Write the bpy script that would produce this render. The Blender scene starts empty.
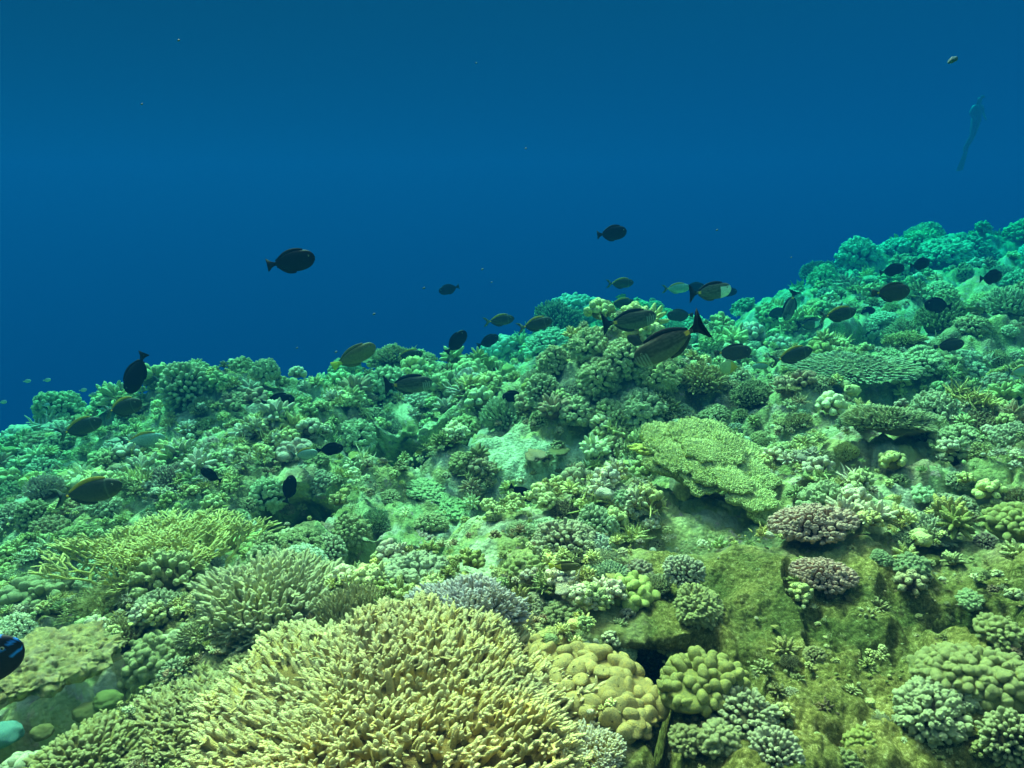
import bpy, bmesh, math, random
import numpy as np
from mathutils import Vector, Matrix
R = math.radians
rng = np.random.default_rng(7)
random.seed(7)
scn = bpy.context.scene
C = scn.collection

# ------------------------------------------------------------------ camera, light, exposure
PITCH, FOV = R(12), R(75)
F = 512 / math.tan(FOV / 2)
cam = bpy.data.cameras.new('camera'); cam_o = bpy.data.objects.new('camera', cam); C.objects.link(cam_o)
cam.angle_x = FOV; cam.clip_start = .02; cam.clip_end = 500
cam_o.rotation_euler = (math.pi / 2 - PITCH, 0, 0)
scn.camera = cam_o
FWD = np.array([0, math.cos(PITCH), -math.sin(PITCH)])
RGT = np.array([1., 0, 0])
UPV = np.array([0, math.sin(PITCH), math.cos(PITCH)])

SUN_ELEV, SUN_ROT = R(56), R(-30)      # high, from beyond the reef and a little to the left
w = bpy.data.worlds.new('World'); scn.world = w; w.use_nodes = True
nt = w.node_tree; N = nt.nodes; L = nt.links
for n in list(N): N.remove(n)
out = N.new('ShaderNodeOutputWorld'); bg = N.new('ShaderNodeBackground'); L.new(bg.outputs[0], out.inputs[0])
sky = N.new('ShaderNodeTexSky'); sky.sky_type = 'NISHITA'; sky.sun_disc = False
sky.sun_elevation = SUN_ELEV; sky.sun_rotation = SUN_ROT
tc = N.new('ShaderNodeTexCoord'); sep = N.new('ShaderNodeSeparateXYZ'); L.new(tc.outputs['Generated'], sep.inputs[0])
# looking sideways or down one sees open water; looking up steeply, daylight through the surface
def ramp(nodes, stops, interp='LINEAR'):
    r = nodes.new('ShaderNodeValToRGB'); cr = r.color_ramp; cr.interpolation = interp
    while len(cr.elements) < len(stops): cr.elements.new(.5)
    for e, (p, c) in zip(cr.elements, stops):
        e.position = p; e.color = (*c, 1) if len(c) == 3 else c
    return r
mr = N.new('ShaderNodeMapRange'); mr.inputs['From Min'].default_value = -1; mr.inputs['From Max'].default_value = 1
L.new(sep.outputs['Z'], mr.inputs['Value'])
wr = ramp(N, [(.0, (0, .007, .012)), (.44, (0, .0115, .046)), (.52, (0, .0150, .062)), (.58, (0, .0165, .062)), (.67, (0, .021, .050)), (.8, (.1, .06, .05))])
L.new(mr.outputs[0], wr.inputs[0])
# a little brighter and greener towards the shallow side on the right
mx = N.new('ShaderNodeMapRange'); mx.inputs['From Min'].default_value = -.75; mx.inputs['From Max'].default_value = .7
mx.inputs['To Min'].default_value = .25; mx.inputs['To Max'].default_value = 1.06
L.new(sep.outputs['X'], mx.inputs['Value'])
sc_ = N.new('ShaderNodeVectorMath'); sc_.operation = 'SCALE'; L.new(wr.outputs[0], sc_.inputs[0]); L.new(mx.outputs[0], sc_.inputs['Scale'])
tint = N.new('ShaderNodeMix'); tint.data_type = 'RGBA'; tint.blend_type = 'MULTIPLY'; tint.inputs['Factor'].default_value = 1
L.new(sky.outputs[0], tint.inputs['A']); tint.inputs['B'].default_value = (3.3, .41, .21, 1)
mask = N.new('ShaderNodeMapRange'); mask.interpolation_type = 'SMOOTHSTEP'
mask.inputs['From Min'].default_value = .5; mask.inputs['From Max'].default_value = .85
L.new(sep.outputs['Z'], mask.inputs['Value'])
mm = N.new('ShaderNodeMix'); mm.data_type = 'RGBA'
L.new(mask.outputs[0], mm.inputs['Factor']); L.new(sc_.outputs[0], mm.inputs['A']); L.new(tint.outputs['Result'], mm.inputs['B'])
L.new(mm.outputs['Result'], bg.inputs['Color']); bg.inputs['Strength'].default_value = .15

sun = bpy.data.lights.new('sun', 'SUN'); sun_o = bpy.data.objects.new('sun', sun); C.objects.link(sun_o)
sun.energy = 5; sun.angle = R(16); sun.color = (1, .172, .088)
sd = Vector((math.cos(SUN_ELEV) * math.sin(SUN_ROT), math.cos(SUN_ELEV) * math.cos(SUN_ROT), math.sin(SUN_ELEV)))
sun_o.rotation_euler = sd.to_track_quat('Z', 'Y').to_euler()
scn.view_settings.view_transform = 'Standard'; scn.view_settings.look = 'None'
scn.view_settings.exposure = 4.25; scn.view_settings.gamma = 1
scn.render.engine = 'CYCLES'
cy = scn.cycles
cy.max_bounces = 5; cy.diffuse_bounces = 3; cy.glossy_bounces = 1; cy.transmission_bounces = 1; cy.volume_bounces = 1
cy.use_denoising = True; cy.sample_clamp_indirect = 3; cy.transparent_max_bounces = 4

# ------------------------------------------------------------------ helpers
def hsh(ix, iy, iz, seed):
    h = (ix.astype(np.int64) * 374761393 + iy.astype(np.int64) * 668265263 + iz.astype(np.int64) * 2147483647 + seed * 1274126177) & 0xffffffff
    h = ((h ^ (h >> 13)) * 1274126177) & 0xffffffff
    h = ((h ^ (h >> 16)) * 2246822519) & 0xffffffff
    return ((h ^ (h >> 15)) & 0xffffff) / float(0x1000000)
def vnoise(p, seed=0):                       # 0..1 smooth value noise, p (N,3)
    i = np.floor(p).astype(np.int64); f = p - i; f = f * f * (3 - 2 * f); r = 0
    for a in (0, 1):
        for b in (0, 1):
            for c in (0, 1):
                wgt = (f[:, 0] if a else 1 - f[:, 0]) * (f[:, 1] if b else 1 - f[:, 1]) * (f[:, 2] if c else 1 - f[:, 2])
                r = r + wgt * hsh(i[:, 0] + a, i[:, 1] + b, i[:, 2] + c, seed)
    return r
def fbm(p, seed=0, octs=4):
    r = 0; a = .5; s = 0
    for k in range(octs):
        r = r + a * vnoise(p * 2 ** k, seed + k); s += a; a *= .5
    return r / s
def worley3(p, seed=0):
    i = np.floor(p).astype(np.int64); f1 = np.full(len(p), 9.); cid = np.zeros(len(p))
    for a in (-1, 0, 1):
        for b in (-1, 0, 1):
            for c in (-1, 0, 1):
                x, y, z = i[:, 0] + a, i[:, 1] + b, i[:, 2] + c
                d = (x + hsh(x, y, z, seed) - p[:, 0]) ** 2 + (y + hsh(x, y, z, seed + 1) - p[:, 1]) ** 2 + (z + hsh(x, y, z, seed + 2) - p[:, 2]) ** 2
                m = d < f1; f1 = np.where(m, d, f1); cid = np.where(m, hsh(x, y, z, seed + 3), cid)
    return np.sqrt(f1), cid
def worley2(px, py, seed=0):
    ix, iy = np.floor(px).astype(np.int64), np.floor(py).astype(np.int64); z = np.zeros_like(ix)
    f1 = np.full(px.shape, 9.); cid = np.zeros(px.shape)
    for a in (-1, 0, 1):
        for b in (-1, 0, 1):
            x, y = ix + a, iy + b
            d = (x + hsh(x, y, z, seed) - px) ** 2 + (y + hsh(x, y, z, seed + 1) - py) ** 2
            m = d < f1; f1 = np.where(m, d, f1); cid = np.where(m, hsh(x, y, z, seed + 3), cid)
    return np.sqrt(f1), cid
def sstep(a, b, x):
    t = np.clip((x - a) / (b - a), 0, 1); return t * t * (3 - 2 * t)
def unit(v): return v / np.maximum(np.linalg.norm(v, axis=-1, keepdims=True), 1e-9)

def mesh_from(name, V, faces, attrs=None, smooth=True):
    """faces: list of int arrays (n,3) or (n,4)"""
    me = bpy.data.meshes.new(name)
    me.vertices.add(len(V)); me.vertices.foreach_set('co', np.asarray(V, np.float32).ravel())
    loops = np.concatenate([f.ravel() for f in faces]); tot = np.concatenate([np.full(len(f), f.shape[1]) for f in faces])
    me.loops.add(len(loops)); me.loops.foreach_set('vertex_index', loops.astype(np.int32))
    me.polygons.add(len(tot)); st = np.concatenate([[0], np.cumsum(tot)[:-1]])
    me.polygons.foreach_set('loop_start', st.astype(np.int32))
    me.update(calc_edges=True); me.validate()
    if smooth: me.polygons.foreach_set('use_smooth', np.ones(len(me.polygons), bool))
    for k, a in (attrs or {}).items():
        if a.ndim == 1:
            at = me.attributes.new(k, 'FLOAT', 'POINT'); at.data.foreach_set('value', a.astype(np.float32))
        else:
            at = me.attributes.new(k, 'FLOAT_COLOR', 'POINT')
            at.data.foreach_set('color', np.concatenate([a, np.ones((len(a), 1))], 1).astype(np.float32).ravel())
    return me
class Geo:
    """collects vertices, faces and a tip / colour value per vertex"""
    def __init__(s): s.V = []; s.Q = []; s.T = []; s.tip = []; s.col = []; s.n = 0
    def add(s, V, quads=None, tris=None, tip=None, col=(1, 1, 1)):
        s.V.append(V)
        if quads is not None and len(quads): s.Q.append(quads + s.n)
        if tris is not None and len(tris): s.T.append(tris + s.n)
        s.tip.append(np.zeros(len(V)) if tip is None else tip)
        c = np.asarray(col, float); s.col.append(np.tile(c, (len(V), 1)) if c.ndim == 1 else c)
        s.n += len(V)
    def arrays(s):
        return np.concatenate(s.V), (np.concatenate(s.Q) if s.Q else None), (np.concatenate(s.T) if s.T else None), np.concatenate(s.tip), np.concatenate(s.col)
    def mesh(s, name, smooth=True):
        V, Q, T, t, c = s.arrays()
        return mesh_from(name, V, [f for f in (Q, T) if f is not None], {'tip': t, 'col': c}, smooth)
def tubes(g, P, D, Ln, Rd, sides=6, prof=((0, 1), (.35, .95), (.65, .85), (.85, .68), (.96, .4), (1, .06)), bend=None, col=(1, 1, 1), tipat=.45, lump=0., seed=1):
    """many tapered round-ended fingers at once"""
    n = len(P); D = unit(D); k = len(prof)
    a = np.where(np.abs(D[:, 2:3]) > .9, [[1., 0, 0]], [[0, 0, 1.]]); A = unit(np.cross(D, a)); B = np.cross(D, A)
    th = np.arange(sides) * 2 * math.pi / sides
    ph = rng.random(n)[:, None] * 6.28 + th[None]
    ring = A[:, None] * np.cos(ph)[..., None] + B[:, None] * np.sin(ph)[..., None]
    rows = []
    for t, r in prof:
        c = P + D * (Ln * t)[:, None]
        if bend is not None: c = c + bend * (t * t)
        rows.append(c[:, None] + ring * (Rd * r)[:, None, None])
    V = np.stack(rows, 1)                                   # n,k,sides,3
    idx = np.arange(n * k * sides).reshape(n, k, sides)
    q = np.stack([idx[:, :-1], np.roll(idx, -1, 2)[:, :-1], np.roll(idx, -1, 2)[:, 1:], idx[:, 1:]], -1).reshape(-1, 4)
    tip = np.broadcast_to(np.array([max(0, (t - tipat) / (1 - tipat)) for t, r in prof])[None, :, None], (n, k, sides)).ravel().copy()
    V = V.reshape(-1, 3)
    if lump:
        sc = 1 / (np.mean(Rd) * 1.3)
        V = V + unit(rng.normal(size=V.shape)) * 0 + (np.stack([vnoise(V * sc + o, seed) for o in (0, 31, 57)], 1) - .5) * lump * np.mean(Rd) * 2
    c = np.asarray(col, float)
    if c.ndim == 2: c = np.repeat(c, k * sides, 0)
    g.add(V, quads=q, tip=tip, col=c)
_ico = {}
def ico(sub):
    if sub not in _ico:
        bm = bmesh.new(); bmesh.ops.create_icosphere(bm, subdivisions=sub, radius=1)
        V = np.array([v.co[:] for v in bm.verts]); T = np.array([[v.index for v in f.verts] for f in bm.faces]); bm.free()
        _ico[sub] = (V, T)
    return _ico[sub]
def dome_pts(n, cap=-.15):
    i = np.arange(n) + .5; z = 1 - i / n * (1 - cap); r = np.sqrt(np.maximum(0, 1 - z * z)); ph = i * 2.39996
    return np.stack([r * np.cos(ph), r * np.sin(ph), z], 1)

# ------------------------------------------------------------------ materials
def mat(name):
    m = bpy.data.materials.new(name); m.use_nodes = True; nt = m.node_tree
    return m, nt, nt.nodes, nt.links, nt.nodes['Principled BSDF']
def coral_material(name, rough=.75, bump=.5, fine=220, tipc=(.76, .70, .34), mott=.4, tipamt=.5, dots=0.):
    m, nt, N, L, p = mat(name)
    at = N.new('ShaderNodeAttribute'); at.attribute_name = 'col'
    ti = N.new('ShaderNodeAttribute'); ti.attribute_name = 'tip'
    oi = N.new('ShaderNodeObjectInfo'); tc = N.new('ShaderNodeTexCoord')
    mul = N.new('ShaderNodeMix'); mul.data_type = 'RGBA'; mul.blend_type = 'MULTIPLY'; mul.inputs['Factor'].default_value = 1
    L.new(at.outputs['Color'], mul.inputs['A']); L.new(oi.outputs['Color'], mul.inputs['B'])
    nz = N.new('ShaderNodeTexNoise'); nz.inputs['Scale'].default_value = 14; nz.inputs['Detail'].default_value = 6; nz.inputs['Roughness'].default_value = .7
    L.new(tc.outputs['Object'], nz.inputs['Vector'])
    hs = ramp(N, [(.3, (1 - mott, 1 - mott * .8, 1 - mott * .6)), (.5, (1, 1, 1)), (.68, (1 + mott * .6, 1 + mott * .4, 1 - mott * .5))])
    L.new(nz.outputs['Fac'], hs.inputs[0])
    m2 = N.new('ShaderNodeMix'); m2.data_type = 'RGBA'; m2.blend_type = 'MULTIPLY'; m2.inputs['Factor'].default_value = 1
    L.new(mul.outputs['Result'], m2.inputs['A']); L.new(hs.outputs[0], m2.inputs['B'])
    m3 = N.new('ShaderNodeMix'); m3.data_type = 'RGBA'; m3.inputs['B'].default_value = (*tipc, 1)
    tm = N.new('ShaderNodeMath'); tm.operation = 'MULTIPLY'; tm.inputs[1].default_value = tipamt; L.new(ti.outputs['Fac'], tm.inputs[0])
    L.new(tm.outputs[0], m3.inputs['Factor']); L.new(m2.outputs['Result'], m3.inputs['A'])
    last = m3.outputs['Result']
    vo = N.new('ShaderNodeTexVoronoi'); vo.inputs['Scale'].default_value = fine; L.new(tc.outputs['Object'], vo.inputs['Vector'])
    if dots:
        dr = ramp(N, [(0, (1, 1, 1)), (.35, (1, 1, 1)), (.6, (1 - dots,) * 3)]); L.new(vo.outputs['Distance'], dr.inputs[0])
        m4 = N.new('ShaderNodeMix'); m4.data_type = 'RGBA'; m4.blend_type = 'MULTIPLY'; m4.inputs['Factor'].default_value = 1
        L.new(last, m4.inputs['A']); L.new(dr.outputs[0], m4.inputs['B']); last = m4.outputs['Result']
    L.new(last, p.inputs['Base Color'])
    n2 = N.new('ShaderNodeTexNoise'); n2.inputs['Scale'].default_value = fine * .6; n2.inputs['Detail'].default_value = 4; L.new(tc.outputs['Object'], n2.inputs['Vector'])
    ad = N.new('ShaderNodeMath'); ad.operation = 'SUBTRACT'; L.new(n2.outputs['Fac'], ad.inputs[0]); L.new(vo.outputs['Distance'], ad.inputs[1])
    b = N.new('ShaderNodeBump'); b.inputs['Strength'].default_value = bump; b.inputs['Distance'].default_value = .004
    L.new(ad.outputs[0], b.inputs['Height']); L.new(b.outputs[0], p.inputs['Normal'])
    p.inputs['Roughness'].default_value = rough; p.inputs['Specular IOR Level'].default_value = .2
    return m
M_CORAL = coral_material('stony_coral', dots=.10, bump=.8)
M_FINE = coral_material('stony_coral_fine', fine=160, bump=.8, dots=.25, tipamt=.32, mott=.5)
M_TAN = coral_material('tan_finger_coral', dots=.14, bump=.9, tipc=(.82, .70, .38), tipamt=.6, mott=.5)
M_SOFT = coral_material('soft_coral', tipc=(.62, .44, .34), bump=.35, fine=120, mott=.3, tipamt=.3)
M_LAV = coral_material('lavender_coral', tipc=(.70, .64, .68), fine=240)
M_MASS = coral_material('massive_coral', fine=60, bump=.5, mott=.45, tipamt=.06, dots=.3)

def seabed_material():
    m, nt, N, L, p = mat('reef_rock')
    tc = N.new('ShaderNodeTexCoord')
    def noise(s, d=6, r=.65):
        n = N.new('ShaderNodeTexNoise'); n.inputs['Scale'].default_value = s; n.inputs['Detail'].default_value = d; n.inputs['Roughness'].default_value = r
        L.new(tc.outputs['Object'], n.inputs['Vector']); return n
    def mix(a, b, f, mode='MIX'):
        x = N.new('ShaderNodeMix'); x.data_type = 'RGBA'; x.blend_type = mode
        for s, v in (('A', a), ('B', b), ('Factor', f)):
            if isinstance(v, (tuple, float, int)): x.inputs[s].default_value = v
            else: L.new(v, x.inputs[s])
        return x.outputs['Result']
    at = N.new('ShaderNodeAttribute'); at.attribute_name = 'zone'      # r turf, g sand
    sp = N.new('ShaderNodeSeparateColor'); L.new(at.outputs['Color'], sp.inputs[0])
    ca = N.new('ShaderNodeAttribute'); ca.attribute_name = 'col'
    g1 = ramp(N, [(.25, (.10, .085, .05)), (.42, (.24, .22, .11)), (.55, (.38, .37, .20)), (.7, (.58, .55, .36))]); L.new(noise(9).outputs['Fac'], g1.inputs[0])
    rock = mix(g1.outputs[0], ca.outputs['Color'], .6)
    pk = ramp(N, [(.60, (0, 0, 0)), (.68, (1, 1, 1))]); L.new(noise(16, 3).outputs['Fac'], pk.inputs[0])
    rock = mix(rock, (.42, .27, .24, 1), pk.outputs[0])
    t1 = ramp(N, [(.36, (.03, .03, .01)), (.46, (.13, .12, .035)), (.54, (.25, .22, .07)), (.62, (.60, .54, .30))]); L.new(noise(70, 10, .9).outputs['Fac'], t1.inputs[0])
    t2 = ramp(N, [(.38, (.40, .48, .36)), (.62, (1.25, 1.12, .95))]); L.new(noise(3.2, 4).outputs['Fac'], t2.inputs[0])
    turf = mix(t1.outputs[0], t2.outputs[0], 1., 'MULTIPLY')
    s1 = ramp(N, [(.36, (.22, .22, .11)), (.5, (.46, .46, .28)), (.68, (.66, .64, .42))]); L.new(noise(26, 8, .75).outputs['Fac'], s1.inputs[0])
    c = mix(rock, turf, sp.outputs[0]); c = mix(c, s1.outputs[0], sp.outputs[1])
    L.new(c, p.inputs['Base Color']); p.inputs['Roughness'].default_value = .9; p.inputs['Specular IOR Level'].default_value = .1
    vo = N.new('ShaderNodeTexVoronoi'); vo.inputs['Scale'].default_value = 60; L.new(tc.outputs['Object'], vo.inputs['Vector'])
    ad = N.new('ShaderNodeMath'); ad.operation = 'SUBTRACT'; L.new(noise(90, 8, .8).outputs['Fac'], ad.inputs[0]); L.new(vo.outputs['Distance'], ad.inputs[1])
    b = N.new('ShaderNodeBump'); b.inputs['Strength'].default_value = .9; b.inputs['Distance'].default_value = .012
    L.new(ad.outputs[0], b.inputs['Height']); L.new(b.outputs[0], p.inputs['Normal'])
    return m
M_ROCK = seabed_material()


# ------------------------------------------------------------------ the reef surface
def ray(u, v): return FWD + (u - 512) / F * RGT + (384 - v) / F * UPV
def at(u, v, Y): return ray(u, v) * Y
def pix(p):
    p = np.asarray(p); d = p @ FWD; return 512 + F * (p @ RGT) / d, 384 - F * (p @ UPV) / d, d
EX = np.array([-60, -14, -8, -4.7, -3.9, -2.9, -1.4, .8, 2.2, 3.2, 4.6, 6.4, 9.8, 13, 20, 60.])
EY = np.array([-40, -3, 2.8, 5.3, 7.0, 7.0, 7.6, 10.6, 12.2, 10.2, 11.6, 14, 16, 20, 26, 60.])
BUMPS = []
def H0(x, y):
    z = -1.13 + .115 * np.clip(x, -12, 14) - .036 * np.clip(y, 0, 20)
    z = z + .02 * np.clip(x - 6, 0, 8) ** 1.2
    e = y - np.interp(x, EX, EY)
    return z, e
def Hm(x, y):
    x = np.asarray(x, float); y = np.asarray(y, float); sh = x.shape; x = x.ravel(); y = y.ravel()
    z, e = H0(x, y)
    P = np.stack([x, y, 0 * x], 1)
    r = np.hypot(x, y)
    z = z + (fbm(P * .55 + 11.3, 5, 3) - .5) * .75 * sstep(1.5, 5, r)
    z = z + (fbm(P * 1.7 + 3.1, 9, 3) - .5) * .42 * sstep(.8, 2.8, r)
    z = z + (fbm(P * 1.25 + 40, 33, 3) - .5) * .75 * sstep(.28, .55, x / np.maximum(y, .5)) * sstep(2.6, 4, y)
    for bx, by, rx, ry, h in BUMPS:
        d2 = ((x - bx) / rx) ** 2 + ((y - by) / ry) ** 2
        z = z + h * np.exp(-d2 ** (1.0 if h > 0 else 1.6))
    e = e + (fbm(P * .8, 21, 2) - .5) * .8
    z = z - np.where(e > 0, 1.3 * np.maximum(e, 0) ** 1.25, 0)
    return np.maximum(z, -16 + .8 * fbm(P * .3, 2, 2)).reshape(sh)
def hit(u, v, f=None):
    d = ray(u, v); f = f or Hm
    t = .5 * 1.006 ** np.arange(720); P = d[None] * t[:, None]
    m = P[:, 2] < f(P[:, 0], P[:, 1])
    k = np.argmax(m) if m.any() else len(t) - 1
    return P[k]
def plane_hit(u, v): return hit(u, v, lambda x, y: H0(x, y)[0])
# mounds and hollows: pixel where they sit, radii in metres, height
for (u, v, rx, ry, h) in [(612, 415, .62, .50, .50), (645, 395, .55, .6, .22), (250, 425, .8, .7, .18), (190, 440, .8, .8, .18),
                          (575, 322, 1.0, .9, .30), (950, 262, 2.2, 1.6, .35), (890, 275, 1.5, 1.3, .45), (1070, 262, 1.9, 1.9, -.23), (1070, 262, 1.9, 1.9, -.23), (700, 330, 1.2, 1, -.3), (860, 330, 1.2, 1.0, -.10),
                          (402, 440, .36, .46, -.95), (384, 532, .26, .30, -.75), (290, 500, .22, .30, -.60), (398, 395, .5, .3, .22), (275, 455, .3, .4, .22),
                          (985, 400, .60, .40, -.60), (1045, 405, .6, .4, -.6), (985, 350, .8, .35, .25), (830, 335, .6, .4, -.5), (900, 385, .5, .3, -.22), (870, 475, .2, .15, -.15), (945, 490, .25, .2, -.18), (652, 700, .035, .20, -.22), (668, 655, .13, .11, -.32),
                          (100, 702, .14, .10, -.95), (45, 732, .16, .11, -1.0), (150, 674, .09, .07, -.6), (-15, 752, .18, .12, -1.0), (30, 655, .14, .10, -.2), (967, 606, .10, .07, -.20), (900, 745, .25, .2, -.10), (715, 535, .3, .2, -.10), (500, 470, .7, .5, -.10),
                          (880, 395, .5, .3, -.20), (700, 520, .45, .2, -.14), (990, 765, .2, .1, -.22),
                          (505, 700, .25, .25, .05), (430, 770, .45, .35, -.05)]:
    p = plane_hit(u, v); BUMPS.append((p[0], p[1], rx, ry, h))
SAND = [(540, 470, .34, .22), (490, 440, .28, .24), (480, 560, .10, .20), (505, 455, .2, .2)]
SANDW = [(*hit(u, v)[:2], rx, ry) for u, v, rx, ry in SAND]
def zones(x, y):
    P = np.stack([x, y, 0 * x], 1); n = (fbm(P * 2.2, 44, 4) - .5)
    t = sstep(.0, .20, (x - .06 - .07 * y) + n * .8) * (1 - sstep(2.25, 2.75, y + n * 1.4 + .16 * x)) * sstep(.5, 1., y)
    s = 0 * x
    for bx, by, rx, ry in SANDW:
        d = np.hypot((x - bx) / rx, (y - by) / ry) + n * 1.1
        s = np.maximum(s, 1 - sstep(.75, 1.05, d))
    return t, s
PAL = np.array([(.38, .31, .10), (.50, .46, .18), (.24, .24, .06), (.58, .54, .30), (.30, .19, .11), (.18, .15, .05), (.46, .40, .13), (.28, .32, .12), (.46, .38, .28)])
def build_seabed():
    af = np.radians(np.concatenate([np.linspace(-180, -56, 60, endpoint=False), np.linspace(-56, 56, 1150), np.linspace(56, 180, 60)[1:-1]]))
    rr = np.concatenate([[.02, .12, .25], .36 * (44 / .36) ** np.linspace(0, 1, 830)])
    A, Rr = np.meshgrid(af, rr); x = (Rr * np.sin(A)).ravel(); y = (Rr * np.cos(A)).ravel()
    z = Hm(x, y); tf, sn = zones(x, y)
    P = np.stack([x, y, z], 1)
    wx = x + (vnoise(P * 5, 3) - .5) * .12 + (vnoise(P * 17, 4) - .5) * .03; wy = y + (vnoise(P * 5 + 9, 3) - .5) * .12 + (vnoise(P * 17 + 9, 4) - .5) * .03
    def knob(s, seed):
        f, c = worley2(wx / s, wy / s, seed); k = np.maximum(0, 1 - (f / .88) ** 2); return k ** .7, c
    k1, c1 = knob(.34, 10); k2, c2 = knob(.13, 20); k3, c3 = knob(.048, 30)
    far = sstep(2, 9, Rr.ravel())
    rough = (1 - .74 * tf) * (1 - .72 * sn)
    near = .30 + .70 * sstep(1.2, 5, Rr.ravel())
    d = ((k1 - .95) * .13 + (k2 - .7) * (.07 + .03 * c2) * (1 + .6 * far)) * near + ((k3 - .5) * .034 + (fbm(P * 24, 6, 3) - .5) * .04 + (fbm(P * 7, 16, 3) - .5) * .10 * near)
    d = d * rough
    d = d + (tf + sn) * ((fbm(P * 5, 8, 5) - .5) * .16 - sstep(.56, .66, fbm(P * 6.5, 18, 3)) * .05 + (fbm(P * 42, 12, 2) - .5) * .028)
    z = z + d
    x = x + (vnoise(P * 9 + 50, 1) - .5) * .05 * rough; y = y + (vnoise(P * 9 + 70, 2) - .5) * .05 * rough
    for bx, by, rx, ry, h in BUMPS:               # hollows run in under their far rim
        if h > -.24 or rx < .11 or (bx < -.5 and by < 2.2): continue
        zr = Hm(np.array([bx]), np.array([by + 1.7 * ry]))[0]; zb = Hm(np.array([bx]), np.array([by]))[0]
        wgt = np.exp(-((x - bx) / (rx * 1.15)) ** 4 - np.abs((y - (by + .75 * ry)) / (.95 * ry)) ** 4)
        y = y + wgt * 1.1 * np.clip(zr - z, 0, .6)
        y = y - np.exp(-((x - bx) / (rx * 1.1)) ** 4 - ((y - (by + 1.5 * ry)) / (.5 * ry)) ** 2) * np.clip((z - zb) / max(zr - zb, .05), 0, 1) * ry * .8
    Pq = np.stack([x, y, z], 1); hole = (Hm(x, y) - z) > .12
    for fq, am in ((7, .10), (19, .045), (45, .018)):
        x = x + (vnoise(Pq * fq, 61) - .5) * am * hole; y = y + (vnoise(Pq * fq + 9, 62) - .5) * am * hole; z = z + (vnoise(Pq * fq + 19, 63) - .5) * am * hole
    V = np.stack([x, y, z], 1)
    nr, na = len(rr), len(af); idx = np.arange(nr * na).reshape(nr, na); nx = np.roll(idx, -1, 1)
    q = np.stack([idx[:-1], nx[:-1], nx[1:], idx[1:]], -1).reshape(-1, 4)[:, ::-1]
    col = PAL[((c2 * 7.99 + c1 * 2).astype(int)) % 9] * (.75 + .5 * c3[:, None])
    V2 = np.vstack([V, [[0, 0, V[:na, 2].mean()]]])
    tri = np.stack([idx[0], np.full(na, nr * na), nx[0]], -1)[:, ::-1]
    pad = lambda a: np.vstack([a, a[:1]])
    me = mesh_from('seabed', V2, [q, tri], {'col': pad(col), 'zone': pad(np.stack([tf, sn, 0 * tf], 1))})
    o = bpy.data.objects.new('seabed', me); o['kind'] = 'structure'; me.materials.append(M_ROCK); C.objects.link(o)
    return o
build_seabed()
def normal_at(x, y, e=.06):
    n = np.array([-(Hm(x + e, y) - Hm(x - e, y)) / (2 * e), -(Hm(x, y + e) - Hm(x, y - e)) / (2 * e), 1.]).ravel(); return n / np.linalg.norm(n)

# ------------------------------------------------------------------ coral colonies (unit radius meshes)
def new_obj(name, me, m=None, parent=None):
    if m is not None and not me.materials: me.materials.append(m)
    o = bpy.data.objects.new(name, me); C.objects.link(o)
    if parent: o.parent = parent
    return o
def core(g, r=.8, squash=.7, sub=4, seed=0, col=(.5, .45, .4), wf=None):
    V, T = ico(sub); d = (1 + (fbm(V * 2 + seed, seed, 3) - .5) * .5) if wf is None else wf(V)
    g.add(V * d[:, None] * np.array([r, r, r * squash]), tris=T, col=col)
def finger_coral(seed, n=420, L_=.22, rd=.038, squash=.62, sides=6, lobes=3, side_n=3, up=.35, jag=.28):
    g = Geo(); s = seed * 7.7
    P = dome_pts(n, -.25); P = unit(P + rng.normal(size=P.shape) * .035)
    wf = lambda Q: 1 + (fbm(Q * lobes * .6 + s, seed, 2) - .5) * .9
    warp = wf(P)
    base = P * (warp * .78)[:, None] * np.array([1, 1, squash])
    D = unit(P * np.array([1, 1, 1.2]) + np.array([0, 0, up]) + rng.normal(size=P.shape) * jag * .5)
    ln = L_ * (.7 + .6 * rng.random(n)) * (1 + (fbm(P * 3 + s, seed + 3, 2) - .5) * 1.0)
    cc = np.stack([.82 + .3 * vnoise(P * 4 + s, 2), .82 + .3 * vnoise(P * 4 + s, 2), .85 + .25 * vnoise(P * 4 + s, 5)], 1)
    tubes(g, base - D * L_ * .5, D, ln + L_ * .5, rd * (.8 + .45 * rng.random(n)), sides, col=cc, bend=rng.normal(size=P.shape) * L_ * .12, lump=.35, seed=seed, tipat=.6,
          prof=((0, 1.1), (.4, 1), (.62, .95), (.78, .86), (.9, .66), (.975, .34), (1, .05)))
    for k in range(side_n):                       # branchlets on the flanks of the fingers
        t = .35 + .35 * rng.random(n)
        D2 = unit(D + rng.normal(size=P.shape) * .55)
        tubes(g, base + D * (ln * t * .8)[:, None], D2, ln * (.35 + .3 * rng.random(n)), rd * .62 * (.8 + .4 * rng.random(n)), 5, col=cc, tipat=.5,
              prof=((0, 1), (.5, .9), (.85, .6), (1, .06)))
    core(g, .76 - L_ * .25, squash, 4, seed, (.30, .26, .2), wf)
    return g
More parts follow.
